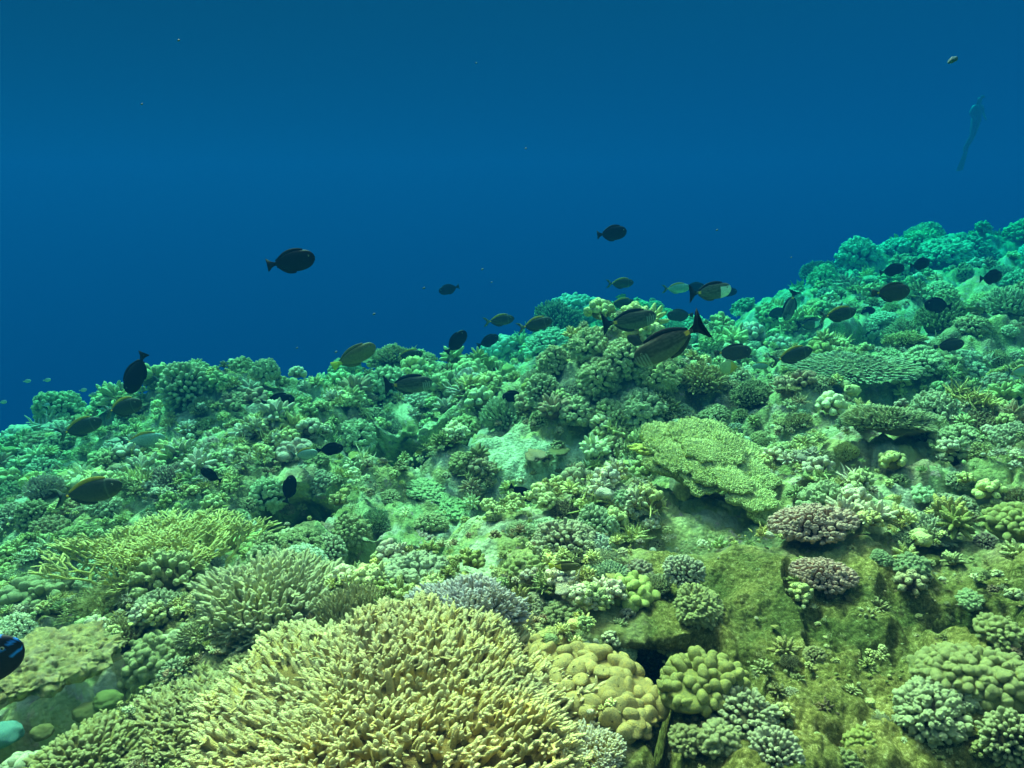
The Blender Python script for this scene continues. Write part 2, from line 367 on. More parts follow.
def cauliflower(seed, n=150, rd=.10, L_=.30, squash=.75, verr=.5, open_=.0):
    g = Geo(); s = seed * 3.3
    P = unit(dome_pts(n, -.35) + rng.normal(size=(n, 3)) * .05)
    wf = lambda Q: 1 + (fbm(Q * 1.7 + s, seed, 2) - .5) * .8
    warp = wf(P)
    base = P * (warp * .62)[:, None] * np.array([1, 1, squash])
    D = unit(P + rng.normal(size=P.shape) * .12 + np.array([0, 0, .15]))
    ln = L_ * (.8 + .5 * rng.random(n))
    cc = (.85 + .3 * rng.random(n))[:, None] * np.ones((1, 3))
    rr = rd * (.75 + .5 * rng.random(n)) * (1 - open_)
    tubes(g, base, D, ln, rr, 8, col=cc, tipat=.3,
          prof=((0, .6), (.35, .75), (.6, 1.0), (.78, 1.12), (.9, .98), (.97, .6), (1, .1)), lump=.4 * verr, seed=seed)
    for k in range(5):                             # wart-like knobs around each head
        off = unit(rng.normal(size=P.shape)); D2 = unit(D + off * .75)
        tubes(g, base + D * (ln * .7)[:, None], D2, rr * (1.25 + .4 * rng.random(n)), rr * .48, 5, col=cc, tipat=.2, prof=((0, 1), (.6, 1), (.9, .65), (1, .1)))
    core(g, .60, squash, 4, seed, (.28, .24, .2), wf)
    return g
def massive(seed, cell=.28, amp=.12, sub=6, squash=.7, lob=.5, fine=.0, sharp=.9):
    V, T = ico(sub); s = seed * 5.1
    V0 = V * (1 + (fbm(V * 1.5 + s, seed, 3) - .5) * lob)[:, None] * np.array([1, 1, squash])
    Wp = V0 + (np.stack([vnoise(V0 * 6 + o, seed) for o in (0, 9, 19)], 1) - .5) * .12
    f, c = worley3(Wp / cell + s, seed); k = np.sqrt(np.maximum(0, 1 - (f / sharp) ** 2))
    d = k * amp * (.7 + .6 * c)
    if fine:
        f2, c2 = worley3(Wp / (cell * .3) + s, seed + 9); d = d + np.sqrt(np.maximum(0, 1 - (f2 / .9) ** 2)) * fine
    Nn = unit(V * np.array([1, 1, 1 / squash]))
    g = Geo(); g.add(V0 + Nn * d[:, None], tris=T, tip=np.clip(k * 1.5 - .6, 0, 1) * .8, col=(np.ones(3)[None] * (.55 + .5 * k[:, None]) * (.9 + .2 * c[:, None])))
    return g
def fat_lobes(seed, n=30, rd=.17, L_=.42, squash=.6, el=1.):
    g = Geo(); P = unit(dome_pts(n, -.15) + rng.normal(size=(n, 3)) * .10)
    wf = lambda Q: 1 + (fbm(Q * 1.4 + seed, seed, 2) - .5) * .9
    base = P * (wf(P) * .55)[:, None] * np.array([el, 1, squash]); D = unit(P + rng.normal(size=P.shape) * .15)
    tubes(g, base, D, L_ * (.7 + .5 * rng.random(n)), rd * (.7 + .6 * rng.random(n)), 16, col=(.9 + .2 * rng.random(n))[:, None] * np.ones((1, 3)), tipat=.2, lump=.28, seed=seed,
          prof=((0, .8), (.2, .9), (.4, 1), (.6, 1.04), (.74, .98), (.85, .84), (.92, .66), (.97, .42), (1, .08)))
    core(g, .56 + L_ * .42, squash, 5, seed, (.85, .85, .85), wf); g.V[-1] = g.V[-1] * np.array([el, 1, 1]); return g
def branchy(seed, fans=9, depth=6, spread=.5, r0=.024):
    """lattice of thin forking branches, yellow olive with pale ends"""
    g = Geo(); P = []; D = []; Ln = []; Rd = []; tip = []
    rs = np.random.default_rng(seed)
    for f in range(fans):
        a = rs.random() * 6.28; b0 = np.array([math.cos(a), math.sin(a), 0]) * rs.random() * .75
        pl = unit(np.array([math.cos(a + rs.normal() * .8), math.sin(a + rs.normal() * .8), 0])); up = unit(np.array([*(b0[:2] * .7 + rs.normal(size=2) * .15), .8]))
        st = [(b0 - np.array([0, 0, .1]), 0., 0)]
        while st:
            p, ang, k = st.pop()
            d = unit(up * math.cos(ang) + pl * math.sin(ang) + rs.normal(size=3) * .12); l = .13 * (.7 + .6 * rs.random()) * (1 - .05 * k)
            P.append(p); D.append(d); Ln.append(l * 1.12); Rd.append(r0 * .90 ** k)
            if k < depth:
                q = p + d * l
                st.append((q, ang * .75 + rs.normal() * .12 - spread * rs.random(), k + 1))
                if rs.random() < .82: st.append((q, ang * .75 + rs.normal() * .12 + spread * rs.random(), k + 1))
    P, D, Ln, Rd = map(np.array, (P, D, Ln, Rd))
    tubes(g, P, D, Ln, Rd, 5, prof=((0, 1), (.5, .95), (.85, .95), (.97, .6), (1, .1)), tipat=.3, col=np.ones((len(P), 3)) * (.8 + .4 * rs.random((len(P), 1))))
    V, Q, T_, t, c = g.arrays(); g.tip = [t * np.clip((np.repeat(r0 / Rd, len(t) // len(P)) - 1.25) * 2.2, 0, 1)]
    core(g, .42, .20, 4, seed, (.4, .36, .3))
    return g
MESH = {}
def variants(kind, fn, cnt):
    MESH[kind] = []
    for k in range(cnt):
        MESH[kind].append(fn(k + 1).mesh(kind))
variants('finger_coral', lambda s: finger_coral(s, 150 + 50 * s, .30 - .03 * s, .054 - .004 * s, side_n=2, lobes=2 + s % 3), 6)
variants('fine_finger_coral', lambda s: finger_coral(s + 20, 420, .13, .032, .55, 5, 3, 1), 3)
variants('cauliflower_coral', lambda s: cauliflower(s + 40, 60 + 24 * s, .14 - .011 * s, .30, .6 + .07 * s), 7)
variants('knobbly_coral', lambda s: fat_lobes(s + 60, 70 + 30 * s, .115 - .008 * s, .32, .7), 4)
variants('honeycomb_coral', lambda s: fat_lobes(s + 80, 300, .060, .22, .6), 2)
variants('lobed_coral', lambda s: fat_lobes(s + 90, 22 + 12 * s, .24 - .03 * s), 3)
variants('bushy_soft_coral', lambda s: cauliflower(s + 70, 260, .07, .22, .6, .8), 2)
variants('lattice_coral', lambda s: branchy(s + 5, 7, 6), 2)
KMAT = {'finger_coral': M_CORAL, 'fine_finger_coral': M_CORAL, 'cauliflower_coral': M_CORAL, 'knobbly_coral': M_FINE, 'honeycomb_coral': M_FINE,
        'lobed_coral': M_MASS, 'bushy_soft_coral': M_SOFT, 'lattice_coral': M_CORAL}
for k, v in MESH.items():
    for me in v: me.materials.append(KMAT[k])
def place(o, p, r, sq=1., stretch=None, rz=None, lean=.6, sink=.25):
    n = normal_at(p[0], p[1]); n = n * lean + np.array([0, 0, 1 - lean]); n = Vector(n).normalized()
    q = Vector((0, 0, 1)).rotation_difference(n)
    s = Vector((r, r, r * sq)) if stretch is None else Vector((r * stretch[0], r * stretch[1], r * stretch[2]))
    rot = q.to_matrix() @ Matrix.Rotation(rng.random() * 6.28 if rz is None else rz, 3, 'Z')
    o.matrix_world = Matrix.Translation(Vector(p) + n * r * (sq if stretch is None else stretch[2]) * sink) @ rot.to_4x4() @ Matrix.Diagonal(s.to_4d())
    return o
TAKEN = []
def thing(o, label, cat, group=None):
    o['label'] = label; o['category'] = cat
    if group: o['group'] = group
    return o
LAND = []      # landmarks for describing lesser colonies
def hero(kind, u, v, rpx, col, label, me=None, short=None, m=None, **kw):
    p = hit(u, v)
    while H0(p[0], p[1])[1] > -.15 or p[2] < -5: v += 3; p = hit(u, v)
    d = p @ FWD; r = rpx * d / F
    o = bpy.data.objects.new(kind, me or MESH[kind][rng.integers(len(MESH[kind]))]); C.objects.link(o)
    if me is not None and not me.materials: me.materials.append(m or KMAT[kind])
    o.color = (*col, 1); place(o, p, r, **kw); thing(o, label, 'coral'); TAKEN.append((p[0], p[1], r * .95))
    if short: LAND.append((u, v, short))
    return o
TAN, CREAM, OLIVE, YEL, PALE, MAUVE, LAV, BRN, GRN = (.46, .34, .12), (.62, .56, .28), (.26, .25, .07), (.50, .44, .09), (.60, .60, .44), (.42, .25, .19), (.38, .34, .36), (.26, .17, .07), (.34, .42, .20)

# foreground colonies
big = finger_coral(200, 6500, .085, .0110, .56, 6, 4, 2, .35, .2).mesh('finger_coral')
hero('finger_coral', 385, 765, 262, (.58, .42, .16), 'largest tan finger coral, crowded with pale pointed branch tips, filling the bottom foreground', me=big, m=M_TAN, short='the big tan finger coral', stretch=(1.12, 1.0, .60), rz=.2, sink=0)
f2 = finger_coral(201, 800, .24, .036, .6, 7, 3, 2, .7, .2).mesh('finger_coral')
hero('finger_coral', 272, 612, 78, (.74, .66, .36), 'pale cream finger coral with long upright branches behind the big tan one', me=f2, m=M_TAN, short='the cream upright finger coral', stretch=(1, 1, .75), sink=.05)
f3 = finger_coral(202, 1000, .20, .030, .5, 7, 3, 4, .6, .3).mesh('finger_coral')
hero('finger_coral', 210, 735, 92, (.54, .42, .15), 'tan finger coral with untidy branches adjoining the left flank of the big foreground one', me=f3, m=M_TAN, stretch=(1.1, 1, .6), sink=.05)
hero('finger_coral', 352, 632, 44, (.74, .62, .30), 'tall yellowish finger coral rising like a tuft at the back of the big tan one', me=f2, stretch=(.8, .8, 1.1), sink=.2)
f4 = finger_coral(203, 600, .20, .036, .55, 7, 2, 3, .7, .2).mesh('finger_coral')
hero('finger_coral', 468, 632, 48, (.46, .38, .32), 'finger coral with lavender white tips tucked behind the big tan one', me=f4, m=M_LAV, short='the lavender tipped coral', stretch=(1.3, .8, .9), rz=-.5, sink=.6)
f5 = finger_coral(204, 420, .13, .045, .5, 7, 3, 2, .3, .3).mesh('finger_coral')
hero('finger_coral', 88, 775, 62, (.40, .34, .12), 'low mustard finger coral with blunt tips in the bottom corner under the dark crevice', me=f5, short='the mustard blunt coral', sq=.7)
hero('finger_coral', 590, 762, 40, (.52, .42, .20), 'pale tipped finger coral between the big tan one and the yellow lobed coral', me=f4, sq=.8)
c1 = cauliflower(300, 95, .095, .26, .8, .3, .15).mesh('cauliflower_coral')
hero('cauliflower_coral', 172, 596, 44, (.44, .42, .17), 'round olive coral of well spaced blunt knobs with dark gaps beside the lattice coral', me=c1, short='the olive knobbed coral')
hero('knobbly_coral', 156, 668, 36, (.44, .42, .18), 'small olive green knobbly coral at the mouth of the dark crevice', short='the crevice mouth coral')
hero('finger_coral', 205, 640, 26, CREAM, 'small cream finger coral wedged between olive knobbed coral and tan finger corals')
lob = fat_lobes(400, 75, .17, .25, .42, 2.2).mesh('lobed_coral')
hero('lobed_coral', 592, 690, 64, (.40, .28, .10), 'long smooth yellow lobed coral with a brown pit beside the big tan finger coral', me=lob, short='the smooth yellow lobed coral', stretch=(.88, .88, .8), rz=-.8, sink=.15)
hero('lobed_coral', 470, 598, 30, (.46, .40, .10), 'olive yellow lobed coral behind the lavender tipped coral', sq=.7)
hero('cauliflower_coral', 412, 590, 42, (.46, .50, .38), 'dark cauliflower coral with bluish white heads left of the grey sandy gully', short='the bluish white cauliflower coral', sq=.8)
hero('bushy_soft_coral', 415, 556, 26, MAUVE, 'small purplish brown bushy coral behind the bluish white cauliflower coral', sq=.6)
c2 = cauliflower(301, 170, .07, .20, .7, .6, .1).mesh('cauliflower_coral')
hero('cauliflower_coral', 565, 556, 40, (.52, .44, .33), 'compact cauliflower coral with pinkish white heads above the yellow tailed wrasse', me=c2, short='the pinkish white cauliflower coral', sq=.85, sink=.35)
hero('cauliflower_coral', 597, 552, 16, (.60, .66, .66), 'small bluish white coral at the side of the pinkish cauliflower coral')
hero('honeycomb_coral', 530, 612, 23, (.60, .52, .36), 'pale knobbly honeycomb coral with pink edge behind the yellow lobed coral', short='the pale honeycomb coral')
hero('lobed_coral', 497, 607, 13, (.60, .40, .18), 'small orange brown coral touching the pale honeycomb coral')
hero('knobbly_coral', 522, 580, 28, (.42, .44, .14), 'yellow green knobbly coral at the edge of the grey sandy gully')
hero('lobed_coral', 633, 600, 25, (.44, .46, .13), 'yellow green lobed coral at the brink of the dark pit on the turf slope', short='the yellow green lobed coral')
b1 = fat_lobes(401, 420, .052, .22, .75).mesh('honeycomb_coral')
hero('honeycomb_coral', 698, 622, 36, (.44, .42, .16), 'rounded tan coral of fine tight knobs leaning over the dark pit', me=b1, short='the tight knobbed coral', sink=.5, stretch=(1, .9, .95))
hero('cauliflower_coral', 683, 592, 24, (.62, .60, .50), 'white topped cauliflower coral capping the tight knobbed tan coral', me=c2, sink=.9)
hero('lobed_coral', 704, 700, 46, (.26, .24, .07), 'olive lobed coral of fat rounded fingers below the dark pit', me=fat_lobes(411, 90, .11, .36, .6, 1.3).mesh('lobed_coral'), short='the olive fat fingered coral', sink=.3)
hero('cauliflower_coral', 742, 722, 40, (.50, .50, .34), 'ragged cauliflower coral with pale green heads beside the olive fat fingered coral', me=c2, sq=.8)
hero('cauliflower_coral', 775, 765, 28, (.64, .64, .50), 'whitish cauliflower coral cut off by the lower edge of the photo')
hero('knobbly_coral', 985, 690, 62, (.38, .36, .13), 'large yellowish green knobbly coral above the dark gap in the bottom right corner', me=fat_lobes(410, 300, .085, .24, .6, 1.8).mesh('knobbly_coral'), short='the large yellowish knobbly coral', stretch=(.8, .8, .8), sink=.3, rz=-.6)
hero('cauliflower_coral', 930, 722, 34, (.56, .58, .36), 'pale green cauliflower coral spilling down beside the large yellowish knobbly coral')
hero('knobbly_coral', 860, 748, 20, (.55, .52, .10), 'small bright yellow green tuft on the turf near the bottom edge')
hero('knobbly_coral', 1000, 640, 26, (.46, .44, .16), 'yellowish lumpy coral by the right edge, upslope of the large yellowish knobbly coral')
hero('cauliflower_coral', 960, 700, 26, (.58, .60, .42), 'pale ragged cauliflower coral wedged under the large yellowish knobbly coral', sink=.2)
hero('cauliflower_coral', 1012, 745, 30, (.50, .50, .26), 'dull green cauliflower coral in the very bottom right corner')
hero('lobed_coral', 668, 640, 18, (.34, .34, .14), 'small dull green lobed coral inside the dark pit', sink=.1)
hero('fine_finger_coral', 655, 590, 17, (.5, .5, .26), 'small pale cushion coral between the yellow green lobed coral and the white topped one')
hero('knobbly_coral', 720, 745, 26, (.48, .48, .24), 'green knobbly coral in front of the ragged cauliflower coral', sink=.15)
hero('knobbly_coral', 690, 745, 22, (.36, .34, .14), 'dull olive knobbly coral left of the ragged cauliflower coral')
# middle of the reef
s1 = cauliflower(302, 330, .055, .17, .55, .9, 0).mesh('bushy_soft_coral')
hero('bushy_soft_coral', 815, 540, 42, MAUVE, 'upper of two pinkish brown bushy corals on the green turf', me=s1, short='the upper pinkish bushy coral', stretch=(1.1, .8, .85), rz=-.15, sink=.45)
hero('bushy_soft_coral', 822, 588, 38, (.44, .25, .19), 'lower of two pinkish brown bushy corals on the green turf', me=s1, short='the lower pinkish bushy coral', stretch=(.9, .65, .8), rz=-.3, sink=.45)
b2 = fat_lobes(402, 120, .085, .24, .75).mesh('honeycomb_coral')
hero('honeycomb_coral', 911, 574, 21, (.34, .42, .22), 'neat round green coral with pale honeycomb knobs on the turf slope', me=b2, short='the neat round honeycomb coral', sink=.3)
hero('knobbly_coral', 1018, 540, 34, (.46, .44, .12), 'yellow knobbly coral cut by the right edge above the turf slope', sink=.4)
f6 = finger_coral(205, 900, .085, .020, .5, 6, 3, 1, .3, .2).mesh('fine_finger_coral')
hero('fine_finger_coral', 888, 440, 50, (.52, .52, .26), 'broad pale green cushion coral of short blunt fingers above a dark overhang', me=f6, short='the pale green cushion coral', stretch=(1.05, .8, .62), sink=.65)
hero('fine_finger_coral', 925, 440, 24, (.44, .46, .2), 'olive green cushion coral growing against the broad pale one', sink=.5)
hero('knobbly_coral', 780, 462, 20, (.44, .40, .12), 'olive knobbly coral touching the far edge of the table coral')
hero('fine_finger_coral', 848, 378, 52, (.56, .54, .32), 'long flat whitish coral ledge behind the pale green cushion coral', me=f6, short='the long whitish coral ledge', stretch=(1.2, .6, .35), rz=-.45, sink=.7)
hero('finger_coral', 655, 410, 22, OLIVE, 'dark olive finger coral in the lee of the central coral mound')
hero('honeycomb_coral', 425, 492, 27, (.44, .54, .24), 'pale green honeycomb plate, upper of two overlapping ones', short='the upper honeycomb plate', sq=.4)
hero('honeycomb_coral', 447, 510, 27, (.48, .58, .24), 'pale green honeycomb plate, lower of two overlapping ones', short='the lower honeycomb plate', sq=.4)
hero('knobbly_coral', 575, 322, 30, (.40, .50, .40), 'large rounded teal coral head on the skyline behind the fish shoal', short='the rounded skyline coral head', sq=.9, sink=.45)
hero('cauliflower_coral', 946, 254, 24, (.50, .50, .30), 'round bushy coral head at the crest of the far right ridge', short='the crest coral head', sink=.1, sq=.7)
hero('cauliflower_coral', 190, 392, 28, (.50, .50, .28), 'broad cauliflower coral on the left skyline under a pale fish', short='the left skyline coral', sink=.1)
hero('cauliflower_coral', 262, 388, 14, (.48, .48, .28), 'small bushy coral tower poking above the left skyline', sink=.8, sq=1.4)
hero('cauliflower_coral', 62, 412, 24, (.46, .46, .2), 'yellowish bushy coral crowning the farthest left slope', sink=.3)
hero('knobbly_coral', 35, 612, 40, (.34, .36, .17), 'greyish olive knobbly mound at the left edge above the striped fish', short='the greyish olive mound')
hero('lobed_coral', 243, 548, 28, (.34, .38, .12), 'smooth olive green plate coral between the lattice coral and the cream finger coral', sq=.4)
hero('cauliflower_coral', 208, 568, 17, (.66, .70, .70), 'small bluish white tufted coral over the olive knobbed coral')
l1 = branchy(77, 70, 6, .7, .021).mesh('lattice_coral')
hero('lattice_coral', 168, 575, 78, (.78, .66, .20), 'sprawling yellow lattice coral of thin forked branches with pale ends', me=l1, short='the yellow lattice coral', stretch=(1.2, 1, .62), sink=.3)
hero('lattice_coral', 112, 612, 40, (.62, .54, .18), 'lower clump of yellow lattice coral hanging toward the dark crevice', me=l1, stretch=(1, .8, .7), sink=.3)
# the mound in the middle is a heap of separate bushy colonies
for (u, v, r, col, lb) in [(590, 352, 20, (.48, .48, .22), 'yellowish cauliflower coral on the top of the central mound'), (560, 372, 20, (.40, .42, .2), 'green cauliflower coral on the left shoulder of the central mound'),
                           (625, 368, 24, (.52, .50, .25), 'cream cauliflower coral under the nose of the striped surgeonfish'), (600, 388, 24, (.44, .42, .2), 'olive cauliflower coral in the middle of the central mound'),
                           (548, 402, 20, (.42, .44, .26), 'grey green cauliflower coral low on the left of the central mound'), (575, 420, 20, (.46, .44, .24), 'dark gapped cauliflower coral over the shaded foot of the central mound'),
                           (612, 422, 18, (.50, .50, .2), 'small yellow headed cauliflower coral at the foot of the central mound'), (655, 385, 22, (.52, .50, .16), 'yellow cauliflower coral on the right flank of the central mound'),
                           (640, 418, 24, (.48, .50, .28), 'spiky green cauliflower coral right of the mound foot')]:
    hero('cauliflower_coral', u, v, r, col, lb, sink=.45, short='the central mound' if r == 24 and v == 388 else None)
def leaf_coral():
    g = Geo(); rs = np.random.default_rng(4)
    for k in range(6):
        a = rs.random() * 6.28; U, Vv = np.meshgrid(np.linspace(-1, 1, 22), np.linspace(0, 1, 14)); th = U * .9 * (.5 + .5 * Vv)
        out_ = .25 + .25 * Vv
        X = np.sin(th) * (.35 + .5 * Vv); Yy = out_ * .6 + .06 * np.sin(U * 9 + k); Z = Vv * (.75 + .15 * np.sin(U * 5 + k)) * np.cos(th * .5)
        P = np.stack([X * math.cos(a) - Yy * math.sin(a), X * math.sin(a) + Yy * math.cos(a), Z], -1).reshape(-1, 3)
        nin = np.array([math.sin(a), -math.cos(a), 0]) * .035
        idx = np.arange(22 * 14).reshape(14, 22); q = np.stack([idx[:-1, :-1], idx[:-1, 1:], idx[1:, 1:], idx[1:, :-1]], -1).reshape(-1, 4)
        n = len(P); rim = np.concatenate([idx[0], idx[1:, -1], idx[-1, ::-1][1:], idx[::-1, 0][1:]])
        rq = np.stack([rim, rim + n, np.roll(rim, -1) + n, np.roll(rim, -1)], -1)
        tp = np.clip((Vv.ravel() - .85) * 5, 0, 1) * .5
        g.add(np.vstack([P, P + nin]), quads=np.vstack([q[:, ::-1], q + n, rq]), tip=np.concatenate([tp, tp]))
    core(g, .35, .4, 3, 2, (.5, .5, .5)); return g.mesh('leaf_coral')
hero('leaf_coral', 478, 376, 24, (.42, .44, .12), 'yellow green coral of upright leafy plates below three dark fish', me=leaf_coral(), m=M_FINE, short='the leafy plate coral', sink=0)

# table coral: overlapping rough plates on a stalk
def table_plate(name, parent, cx, cy, cz, r, seed, tilt=0):
    rs = np.random.default_rng(seed); nr, na = 26, 120
    th = np.linspace(0, 2 * math.pi, na, endpoint=False); rr = np.linspace(0, 1, nr)
    circ = np.stack([np.cos(th), np.sin(th), 0 * th], 1)
    edge = 1 + (fbm(circ * 1.9 + seed, seed, 3) - .5) * .8 + (vnoise(circ * 5 + seed, seed) - .5) * .22
    X = np.outer(rr, edge * np.cos(th)); Y = np.outer(rr, edge * np.sin(th)); Rn = np.outer(rr, np.ones(na))
    Pn = np.stack([X, Y, 0 * X], -1).reshape(-1, 3)
    ter, tcid = worley3(Pn * np.array([1, 3.2, 1]) @ np.array([[.8, .6, 0], [-.6, .8, 0], [0, 0, 1]]) * 1.5 + seed, seed)
    Z = (.10 * Rn ** 2).ravel() + (fbm(Pn * 2.5 + seed, seed, 3) - .5) * .16 + np.sqrt(np.maximum(0, 1 - (ter / .9) ** 2)) * .10 - .12 * Rn.ravel() ** 6
    top = np.stack([X.ravel(), Y.ravel(), Z], 1)
    bot = top * np.array([.97, .97, 1]) - np.array([0, 0, .13]) - np.array([0, 0, 1]) * (.06 * (1 - Rn.ravel()))[:, None]
    idx = np.arange(nr * na).reshape(nr, na); nx = np.roll(idx, -1, 1); n = nr * na
    q = np.stack([idx[:-1], idx[1:], nx[1:], nx[:-1]], -1).reshape(-1, 4)
    rim = np.stack([idx[-1], idx[-1] + n, nx[-1] + n, nx[-1]], -1)
    g = Geo(); g.add(np.vstack([top, bot]), quads=np.vstack([q, (q + n)[:, ::-1], rim]), col=(.50, .50, .38))
    m = 1100; k = rs.random(m) ** .5 * .99; a = rs.random(m) * 2 * math.pi
    fr = np.interp(a, np.append(th, 2 * math.pi), np.append(edge, edge[0])) * k
    # nubs stand on the plate top
    ir = np.clip((k * (nr - 1)).round().astype(int), 0, nr - 1); ia = (a / (2 * math.pi) * na).round().astype(int) % na
    base = np.stack([fr * np.cos(a), fr * np.sin(a), Z.reshape(nr, na)[ir, ia] - .01], 1)
    D = unit(np.stack([np.cos(a) * k * .7, np.sin(a) * k * .7, np.ones(m)], 1) + rs.normal(size=(m, 3)) * .2)
    tubes(g, base, D, (.085 + .05 * rs.random(m)), .030 + .010 * rs.random(m), 5, prof=((0, 1.1), (.5, 1), (.85, .7), (1, .1)), tipat=.75, col=np.ones((m, 3)) * (.75 + .4 * rs.random((m, 1))))
    me = g.mesh(name); me.materials.append(M_CORAL)
    o = bpy.data.objects.new(name, me); C.objects.link(o); o.parent = parent
    o.location = (cx, cy, cz); o.scale = (r, r, r); o.rotation_euler = (tilt, 0, rs.random() * 6.28); o.color = (.98, .95, .40, 1)
    return o
def table_coral():
    g0 = hit(708, 522); d = g0 @ FWD + .12; p = ray(703, 466) * d; s = d / F * .90
    root = bpy.data.objects.new('table_coral', None); C.objects.link(root)
    root.location = p; root.rotation_euler = (R(22), R(8), 0); thing(root, 'wide yellow green table coral of overlapping plates casting a dark shadow on the turf', 'table coral')
    for k, (du, dv, dz, r) in enumerate([(0, -14, -3, 46), (-40, -20, 1, 28), (30, -4, -1, 40), (-26, 0, 2, 26), (-48, -2, -1, 22), (8, 8, 3, 26), (40, 30, 3, 24), (60, 36, -1, 22), (24, 20, 5, 22), (18, -32, 1, 30), (50, -24, -2, 26), (-12, -28, 3, 24), (56, 6, 1, 24), (-4, -8, 5, 22), (26, -12, 5, 24), (-8, 14, -1, 22)]):
        table_plate('plate', root, du * s, -dv / .60 * s, dz * 2.2 * s, r * s, 500 + k, rng.normal() * .09)
    g = Geo(); V, T = ico(4); g.add(V * np.array([24 * s, 24 * s, 50 * s]) * (1 + (fbm(V * 3, 2, 3) - .5) * .5)[:, None] + np.array([6 * s, 26 * s, -52 * s]), tris=T, col=(.3, .26, .16))
    new_obj('stalk', g.mesh('stalk'), M_MASS, root)
    TAKEN.append((p[0], p[1], 75 * s)); LAND.append((700, 470, 'the table coral'))
    for dx, dy in ((50, -20), (-50, 10), (20, 50), (-20, -40), (30, -50)): TAKEN.append((p[0] + dx * s, p[1] + dy * s, 50 * s))
    return root, p, s
tbl, tp, ts = table_coral()
o = bpy.data.objects.new('lobed_coral', MESH['lobed_coral'][1]); C.objects.link(o); o.color = (.50, .46, .08, 1)
o.location = Vector(tp) + Vector((-62 * ts, 16 * ts, 13 * ts)); o.scale = (22 * ts, 18 * ts, 11 * ts); o.rotation_euler = (0, .2, .4)
thing(o, 'mustard yellow lobed coral sitting on the near left corner of the table coral', 'coral')

# rock ledge over the dark crevice, bottom left
def ledge():
    g = Geo(); V, T = ico(7); Vn = V * np.array([1, .62, .10]) * (1 + (fbm(V * np.array([2.4, 1.6, 1.2]) + 4, 3, 3) - .5) * .8)[:, None]
    f, c = worley3(Vn / .17 + 3, 5); k = np.sqrt(np.maximum(0, 1 - (f / .9) ** 2)); f2, c2 = worley3(Vn / .055, 6); k2 = np.sqrt(np.maximum(0, 1 - (f2 / .9) ** 2))
    Vn = Vn + unit(V * np.array([1, 2, 5])) * (k * .06 * (.4 + c) + k2 * .022 + (fbm(Vn * 14, 7, 3) - .5) * .07 + (fbm(Vn * 5, 8, 3) - .5) * .16)[:, None]
    g.add(Vn, tris=T, tip=k * .2, col=np.array(PAL)[(c * 8.99).astype(int)] * .7 * .4 + np.array([.20, .24, .11]) * (.5 + .9 * c2[:, None])); return g.mesh('rock_ledge')
p0 = at(-30, 694, 1.30); p1 = at(108, 634, 1.52)
o = new_obj('rock_ledge', ledge(), M_FINE); ax = Vector(p1 - p0); o.location = Vector((p0 + p1) / 2); o.scale = (ax.length * .56,) * 3
o.rotation_euler = (R(8), -math.asin(ax.normalized().z), math.atan2(ax.y, ax.x))
thing(o, 'pale green encrusted rock ledge jutting over the dark crevice at the left edge', 'rock'); TAKEN.append((*((p0 + p1) / 2)[:2], .12))
for uv in ((60, 715), (110, 685), (20, 738), (140, 665)): q_ = hit(*uv); TAKEN.append((q_[0], q_[1], .10))
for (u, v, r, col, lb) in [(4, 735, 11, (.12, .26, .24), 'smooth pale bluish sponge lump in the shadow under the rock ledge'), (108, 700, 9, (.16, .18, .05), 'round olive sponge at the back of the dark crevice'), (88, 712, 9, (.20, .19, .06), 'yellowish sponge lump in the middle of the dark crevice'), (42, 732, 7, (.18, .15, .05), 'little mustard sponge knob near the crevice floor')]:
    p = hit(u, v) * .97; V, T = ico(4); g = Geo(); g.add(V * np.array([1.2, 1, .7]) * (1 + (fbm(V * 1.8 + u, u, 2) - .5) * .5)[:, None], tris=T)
    o = new_obj('sponge', g.mesh('sponge'), M_MASS); o.location = p; o.scale = (r * 2.2 * (p @ FWD) / F * .6,) * 3; o.color = (*col, 1); thing(o, lb, 'sponge')
